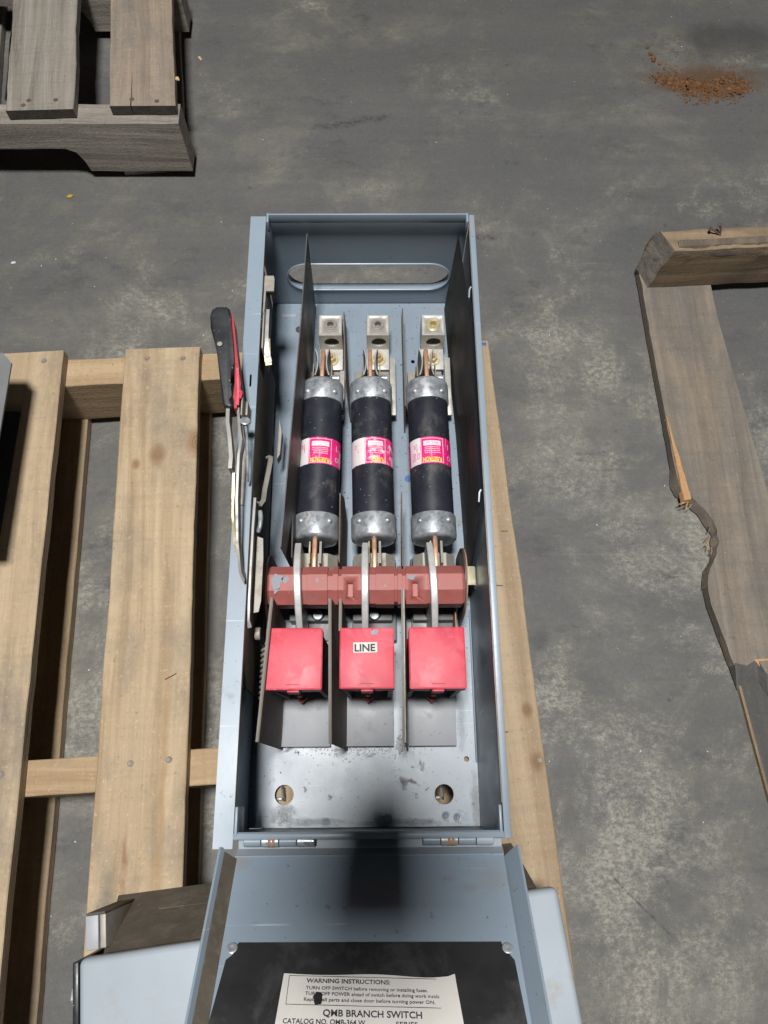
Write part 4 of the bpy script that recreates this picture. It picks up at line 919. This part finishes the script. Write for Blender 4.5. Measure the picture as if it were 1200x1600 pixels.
# ------------------------------------------------------------------ fuses
def cylmap(p0, p1, r):
    p0 = Vector(p0); ax = (Vector(p1)-p0).normalized(); up = (Vector((0, 0, 1))-ax*ax.z).normalized(); rt = ax.cross(up)
    return lambda a, y: p0+ax*y+(rt*math.sin(a)+up*math.cos(a))*r if True else None
def patch(bm, f, a0, a1, y0, y1, n=None):
    n = n or max(2, int(abs(a1-a0)/R(4)))
    rows = [(bm.verts.new(f(a0+(a1-a0)*i/n, y0)), bm.verts.new(f(a0+(a1-a0)*i/n, y1))) for i in range(n+1)]
    for p, q in zip(rows, rows[1:]): bm.faces.new((p[0], q[0], q[1], p[1]))
FZ = .190
fuse_labels = ('left black cartridge fuse, its pink label half rubbed to white', 'middle black cartridge fuse, its label the most worn of three', 'right black cartridge fuse with the clean bright magenta label')
for i in range(3):
    xf, xn = FX[i]; Y0, Y1 = .2735, .4560
    sl = (xf-xn)/(.4445-.2862); P0 = (xn+sl*(Y0-.2862), Y0, FZ); P1 = (xn+sl*(Y1-.2862), Y1, FZ); Lf = Y1-Y0
    ax = (Vector(P1)-Vector(P0)).normalized()
    fu = thing('cartridge_fuse', fuse_labels[i], 'fuse', (P0[0], .365, FZ-.0233), 'cartridge fuses clipped in the switch box')
    rT, rC = .0219, .0234
    b = BM(); lathe(b, [(rT, .012), (rT, Lf-.012)], P0, ax, 56, cap=False); link('tube', b, BLACKTUBE, fu)
    for o, d in ((Vector(P0), ax), (Vector(P1), -ax)):
        b = BM(); lathe(b, [(.0020, .0004), (.0190, .0004), (.0214, .0009), (.0229, .0024), (rC, .0046), (rC, .0252), (rC-.0004, .0262), (rT, .0263)], o, d, 56, cap=False)
        cp = link('cap', b, ZINC, fu, 40)
        f = cylmap(o, o+d, rC)
        for a in (38, -40, 140, -140):
            p = f(R(a), .0175); nrm = (p-(o+d*.0175)).normalized()
            b = BM(); lathe(b, [(.0034, -.0004), (.0032, .0003), (.0026, .0009), (.0021, .0016), (.0012, .0021), (.0002, .0022)], p, nrm, 14); link('rivet', b, ZINC, cp)
    bx = Vector(P1)
    for y0, y1, rr in ((Lf-.001, Lf+.0370, 0), (-.0360, .001, 0)):
        b = BM(); p = Vector(P0)+ax*y0; q = Vector(P0)+ax*y1
        box(b, -.0024, .0024, 0, (q-p).length, -.0145, .0145, .0012, Matrix.Translation(p)@Matrix.Rotation(-math.atan2(ax.x, ax.y), 4, 'Z')); link('blade', b, COPPER, fu)
    # label: film round the tube, then its print
    la, lb2 = .0790, .1090                     # along the tube from the near cap
    turn = (R(2), R(3), R(-1))[i]
    f0 = cylmap(P0, P1, rT+.00018); f1 = cylmap(P0, P1, rT+.00030); f2 = cylmap(P0, P1, rT+.00042); f3 = cylmap(P0, P1, rT+.00054)
    b = BM(); n = 50; rows = []
    for j in range(n+1):
        a = R(-100)+R(205)*j/n
        e0 = (.0010*mnoise.noise(Vector((j*.8, i*5, 0))) if a < R(-30) and i < 2 else 0)
        rows.append((b.verts.new(f0(a, la+e0)), b.verts.new(f0(a, lb2))))
    for p, q in zip(rows, rows[1:]): b.faces.new((p[0], q[0], q[1], p[1]))
    lbl = link('label_film', b, LABELW, fu)
    mp = PINKS[i]; aL, aR = R(-29)+turn, R(34)+turn
    if i == 1: aL = R(-20)
    b = BM(); patch(b, f1, aR-R(3), R(104), la, lb2); patch(b, f1, aL, aR-R(3), la, lb2)
    if i != 1: patch(b, f1, R(-99), R(-70), la, lb2)
    link('label_print', b, mp, fu)
    b = BM()
    w = R(1.5)
    patch(b, f2, aR, aR+w, la+.001, lb2-.001); patch(b, f2, aL+w, aL+2*w, la+.001, lb2-.001)
    patch(b, f2, aL+w, aR, lb2-.0020, lb2-.0015); patch(b, f2, aL+w, aR, la+.0010, la+.0015)
    patch(b, f2, aL+R(9), aR-R(6), lb2-.0100, lb2-.0046)             # white rating box
    rs = random.Random(40+i)
    for r_ in range(4):                                              # lines of small print, too worn to read
        a = aL+R(10)+R(rs.uniform(0, 4))
        while a < aR-R(9):
            da = R(rs.uniform(1.0, 5.0)); patch(b, f2, a, min(a+da, aR-R(7)), la+.0155-r_*.0021+.0022, la+.0162-r_*.0021+.0022, 2); a += da+R(.9)
    q0 = aR+R(22)                                                    # approval ring and maker's mark on the side
    for r_ in range(20):
        t0, t1 = 6.283*r_/20, 6.283*(r_+1)/20
        c = [f2(q0+math.cos(t)*rr/rT, la+.0078+math.sin(t)*rr) for t, rr in ((t0, .0026), (t1, .0026), (t1, .0020), (t0, .0020))]
        b.faces.new([b.verts.new(p) for p in c])
    for a_, y0_, y1_ in ((aR+R(19), .0175, .0235), (aR+R(32), .0050, .0110)): patch(b, f2, a_, a_+R(2), la+y0_, la+y1_)
    v4 = [b.verts.new(f2(a_, la+y)) for a_, y in ((aR+R(36), .0030), (aR+R(47), .0010), (aR+R(47), .0190), (aR+R(38), .0200))]; b.faces.new(v4)
    link('label_print', b, LABELW, fu)
    b = BM()                                                         # pink marks on the white side panel
    for a_, y0_, y1_ in ((R(-52), .0185, .0235), (R(-48), .0180, .0232), (R(-42), .014, .0235)): patch(b, f2, a_, a_+R(2), la+y0_, la+y1_)
    if i == 2:
        for a0_, a1_, y0_, y1_ in ((-57, -45, .0050, .0130), (-41, -33, .0060, .0120)):
            for (p_, q_, r_, s_) in ((a0_, a1_, y0_, y0_+.0006), (a0_, a1_, y1_, y1_+.0006), (a0_, a0_+1.5, y0_, y1_), (a1_-1.5, a1_, y0_, y1_)): patch(b, f2, R(p_), R(q_), la+r_, la+s_)
            for m_ in range(3): patch(b, f2, R(a0_+3), R(a1_-3), la+y0_+.0020+.0020*m_, la+y0_+.0028+.0020*m_)
    link('label_print', b, mp, fu)
    # lettering stands on its head as seen from the camera
    am = (aL+aR)/2
    tx = lambda u, v: f3(am-u/rT, v0-v)
    name = ('FUSETRON', 'FUSETR', 'FUSETRON')[i]; wN = .0200 if i != 1 else .0142
    v0 = la+.0066; b = BM(); put_text(b, name, tx, -.0104 if i != 1 else -.0098, 0, wN, .0046, bold=.03); link('lettering', b, YELLOW, fu, 0)
    v0 = lb2-.0058; b = BM(); put_text(b, 'FRS-R-200', tx, -.0070, 0, .0130, .0024, bold=.0); link('lettering', b, mp if i == 2 else LIGHTINK, fu, 0)

# ------------------------------------------------------------------ second box under the door
ob = thing('metal_enclosure', 'second grey metal enclosure lying askew under the open door', 'enclosure', (-.04, -.2, ZD))
RZ = R(7.2); OM = Matrix.Translation((-.2332, -.0921, 0))@Matrix.Rotation(RZ, 4, 'Z')
def om(x, y, z): return OM@Vector((x, y, z))
b = BM(); box(b, 0, .392, -.42, 0, .2225, .240, .005, OM, 3); link('cover', b, PAINT_DUSTY, ob, 40)
# slanting dusty back, with a slot pressed in it
b = BM(); q = [om(.014, -.0015, .2222), om(.378, -.0015, .2222), om(.378, .030, .1216), om(-.004, .0350, .1216)]
bs = [om(.014, -.40, .2222), om(.378, -.40, .2222), om(.378, -.40, .1216), om(-.004, -.40, .1216)]
va = [b.verts.new(p) for p in q]; vb = [b.verts.new(p) for p in bs]; b.faces.new(va); b.faces.new(vb[::-1])
for j in range(4): b.faces.new((va[j], vb[j], vb[(j+1) % 4], va[(j+1) % 4]))
link('body', b, GRIME, ob)
def face_pt(s, t, h=0.): 
    p = q[3].lerp(q[2], s).lerp(q[0].lerp(q[1], s), t); n = (q[2]-q[3]).cross(q[0]-q[3]).normalized(); return p+n*h
b = BM(); tube(b, [face_pt(.11, .36, .0006), face_pt(.22, .37, .0014), face_pt(.5, .40, .0014), face_pt(.95, .42, .0014)], .0012, 6); link('pressed_rib', b, GRIME, ob)
b = BM(); prism(b, [face_pt(.098, .375, .0003), face_pt(.112, .32, .0003), face_pt(.116, .385, .0003)], (q[2]-q[3]).cross(q[0]-q[3]).normalized()*.0003); link('slot_end_shade', b, BLACK, ob)  # black triangle put in for the shade at the end of the slot
b = BM(); box(b, -.0010, .0095, .0030, .0290, .1216, .2200, .0008, OM); link('side_bracket', b, GREYSHEET, ob)
b = BM(); box(b, -.0008, .0150, .0292, .0310, .1218, .2195, .0004, OM); link('bracket_dust', b, GRIME, ob)
b = BM(); box(b, .0100, .0150, .0032, .0288, .1216, .2175, .0008, OM); link('side_bracket', b, STEEL_DUSTY, ob)
b = BM(); box(b, -.0060, -.0012, -.052, -.002, .1700, .2360, .001, OM); link('side_plate', b, BLACKPLAST, ob)
b = BM(); cyl(b, om(-.0062, -.030, .205), om(-.0090, -.030, .205), .0120, 22, .0004); wsh = link('washer', b, ZINC, ob)
b = BM(); hexnut(b, om(-.0091, -.030, .205), .0082, .0075, om(-1, 0, 0)-om(0, 0, 0)); link('nut', b, ZINC, wsh)

# ------------------------------------------------------------------ loose bits
rs = random.Random(5)
def lumps(name, pts, mat, label, cat):
    b = BM()
    for x, y, z, r in pts:
        g = bmesh.ops.create_icosphere(b, subdivisions=1, radius=r)['verts']
        sxy = (rs.uniform(.7, 1.3), rs.uniform(.7, 1.3), rs.uniform(.45, .8))
        for v in g: v.co = Vector((v.co.x*sxy[0], v.co.y*sxy[1], v.co.z*sxy[2]))*rs.uniform(.72, 1.25)+Vector((x, y, z))
    o = link(name, b, mat, None, 0); return tag(o, label, cat, kind='stuff')
pts = []
for n_ in range(1500):
    t = rs.random(); 
    cx = .472+.145*t; cy = 1.128-.020*math.sin(t*3.0)-.012*t
    wd = .006+.018*math.sin(math.pi*min(1, t*1.02))**.7+(.006 if t > .75 else 0)
    x = cx+rs.gauss(0, .006); y = cy+rs.gauss(0, wd*.6)
    h = max(0, 1-abs(y-cy)/(wd*1.5))*mnoise.noise(Vector((x*70, y*70, 3)))*.011
    r = rs.choice((.0007, .001, .0014, .002)) if rs.random() < .93 else rs.uniform(.002, .0045)
    pts.append((x, y, max(.0003, h), r))
for n_ in range(160):
    pts.append((.55+rs.gauss(0, .07), 1.14+rs.gauss(0, .035), .0004, rs.uniform(.0005, .0013)))
for x, y, r in ((.4665, 1.180, .004), (.4700, 1.172, .0055), (.4690, 1.166, .004), (.4790, 1.160, .0032), (.4630, 1.196, .0028), (.4655, 1.184, .003), (.4850, 1.150, .003), (.5020, 1.128, .0035)): pts.append((x, y, r*.4, r))
lumps('rust_dirt', pts, DIRTPILE, 'pile of rust brown dirt crumbs on the bare floor', 'dirt')
pts = []
for n_ in range(260):
    x = rs.gauss(-.012, .026); y = .0725+abs(rs.gauss(0, .0045))*rs.choice((-1, .35)); pts.append((x, y, ZB+.0002, rs.uniform(.0003, .0010)))
for n_ in range(50): pts.append((.0305+rs.gauss(0, .0018), .079+rs.gauss(0, .0035), ZB+.001+rs.random()*.002, rs.uniform(.0006, .0018)))
lumps('pale_crumbs', pts, CRUMB, 'pale powdery crumbs along the insulating sheets in the switch box', 'crumbs')
pts = []
for n_ in range(420):
    x, y = rs.uniform(-.75, .95), rs.uniform(-.3, 1.7); pts.append((x, y, .0002, rs.choice((.0003, .0005, .0005, .0008, .0011))))
lumps('floor_grit', pts, CRUMB, 'fine pale grit scattered over the concrete floor', 'grit')
for x, y, l, w, a, m, lab_ in ((-.2774, 1.1694, .0055, .0022, -1.0, CHIP, 'pale wood chip on the floor beside the grey pallet'), (-.4537, .8872, .0050, .0030, .3, surface('ochre_scrap', (.45, .30, .04), .8), 'ochre yellow scrap on the floor below the grey pallet'),
                              (-.5201, .7658, .0040, .0022, .2, CRUMB, 'small white scrap on the floor near the left edge')):
    b = BM(); prism(b, [(x+l*math.cos(a)*u-w*math.sin(a)*v, y+l*math.sin(a)*u+w*math.cos(a)*v, .0004) for u, v in ((-1, -.2), (-.3, -1), (.6, -.7), (1, .1), (.4, .8), (-.5, .9))], (0, 0, .0022))
    tag(link('floor_scrap', b, m, None, 0), lab_, 'scrap', 'scraps on the floor')

# ------------------------------------------------------------------ the phone that takes the picture: held over the box, it shades the near end of it
ph = thing('smartphone', 'dark smartphone held above the switch box to photograph it', 'phone', (0, 0, .96))
PM = Matrix.Translation((.00693, .02791, .95198))@Matrix.Rotation(-.00866, 4, 'Z')@Matrix.Rotation(-.00803, 4, 'Y')@Matrix.Rotation(.35061, 4, 'X')
b = BM(); holed(b, rrect(-.086, .024, -.070, .078, .024, 6), [], lambda x, y: PM@Vector((x, y, .0065)), PM.to_3x3()@Vector((0, 0, .0085))); link('body', b, BLACKPLAST, ph)
b = BM(); holed(b, rrect(-.084, .022, -.068, .076, .022, 6), [], lambda x, y: PM@Vector((x, y, .0151)), PM.to_3x3()@Vector((0, 0, .0004))); link('screen', b, BLACK, ph)
for y in (.0, .020):
    b = BM(); lathe(b, [(.0065, .0040), (.0068, .0046), (.0068, .0064)], (PM@Vector((0, y, 0))), PM.to_3x3()@Vector((0, 0, 1)), 20, cap=False); link('lens_ring', b, BLACKPLAST, ph)
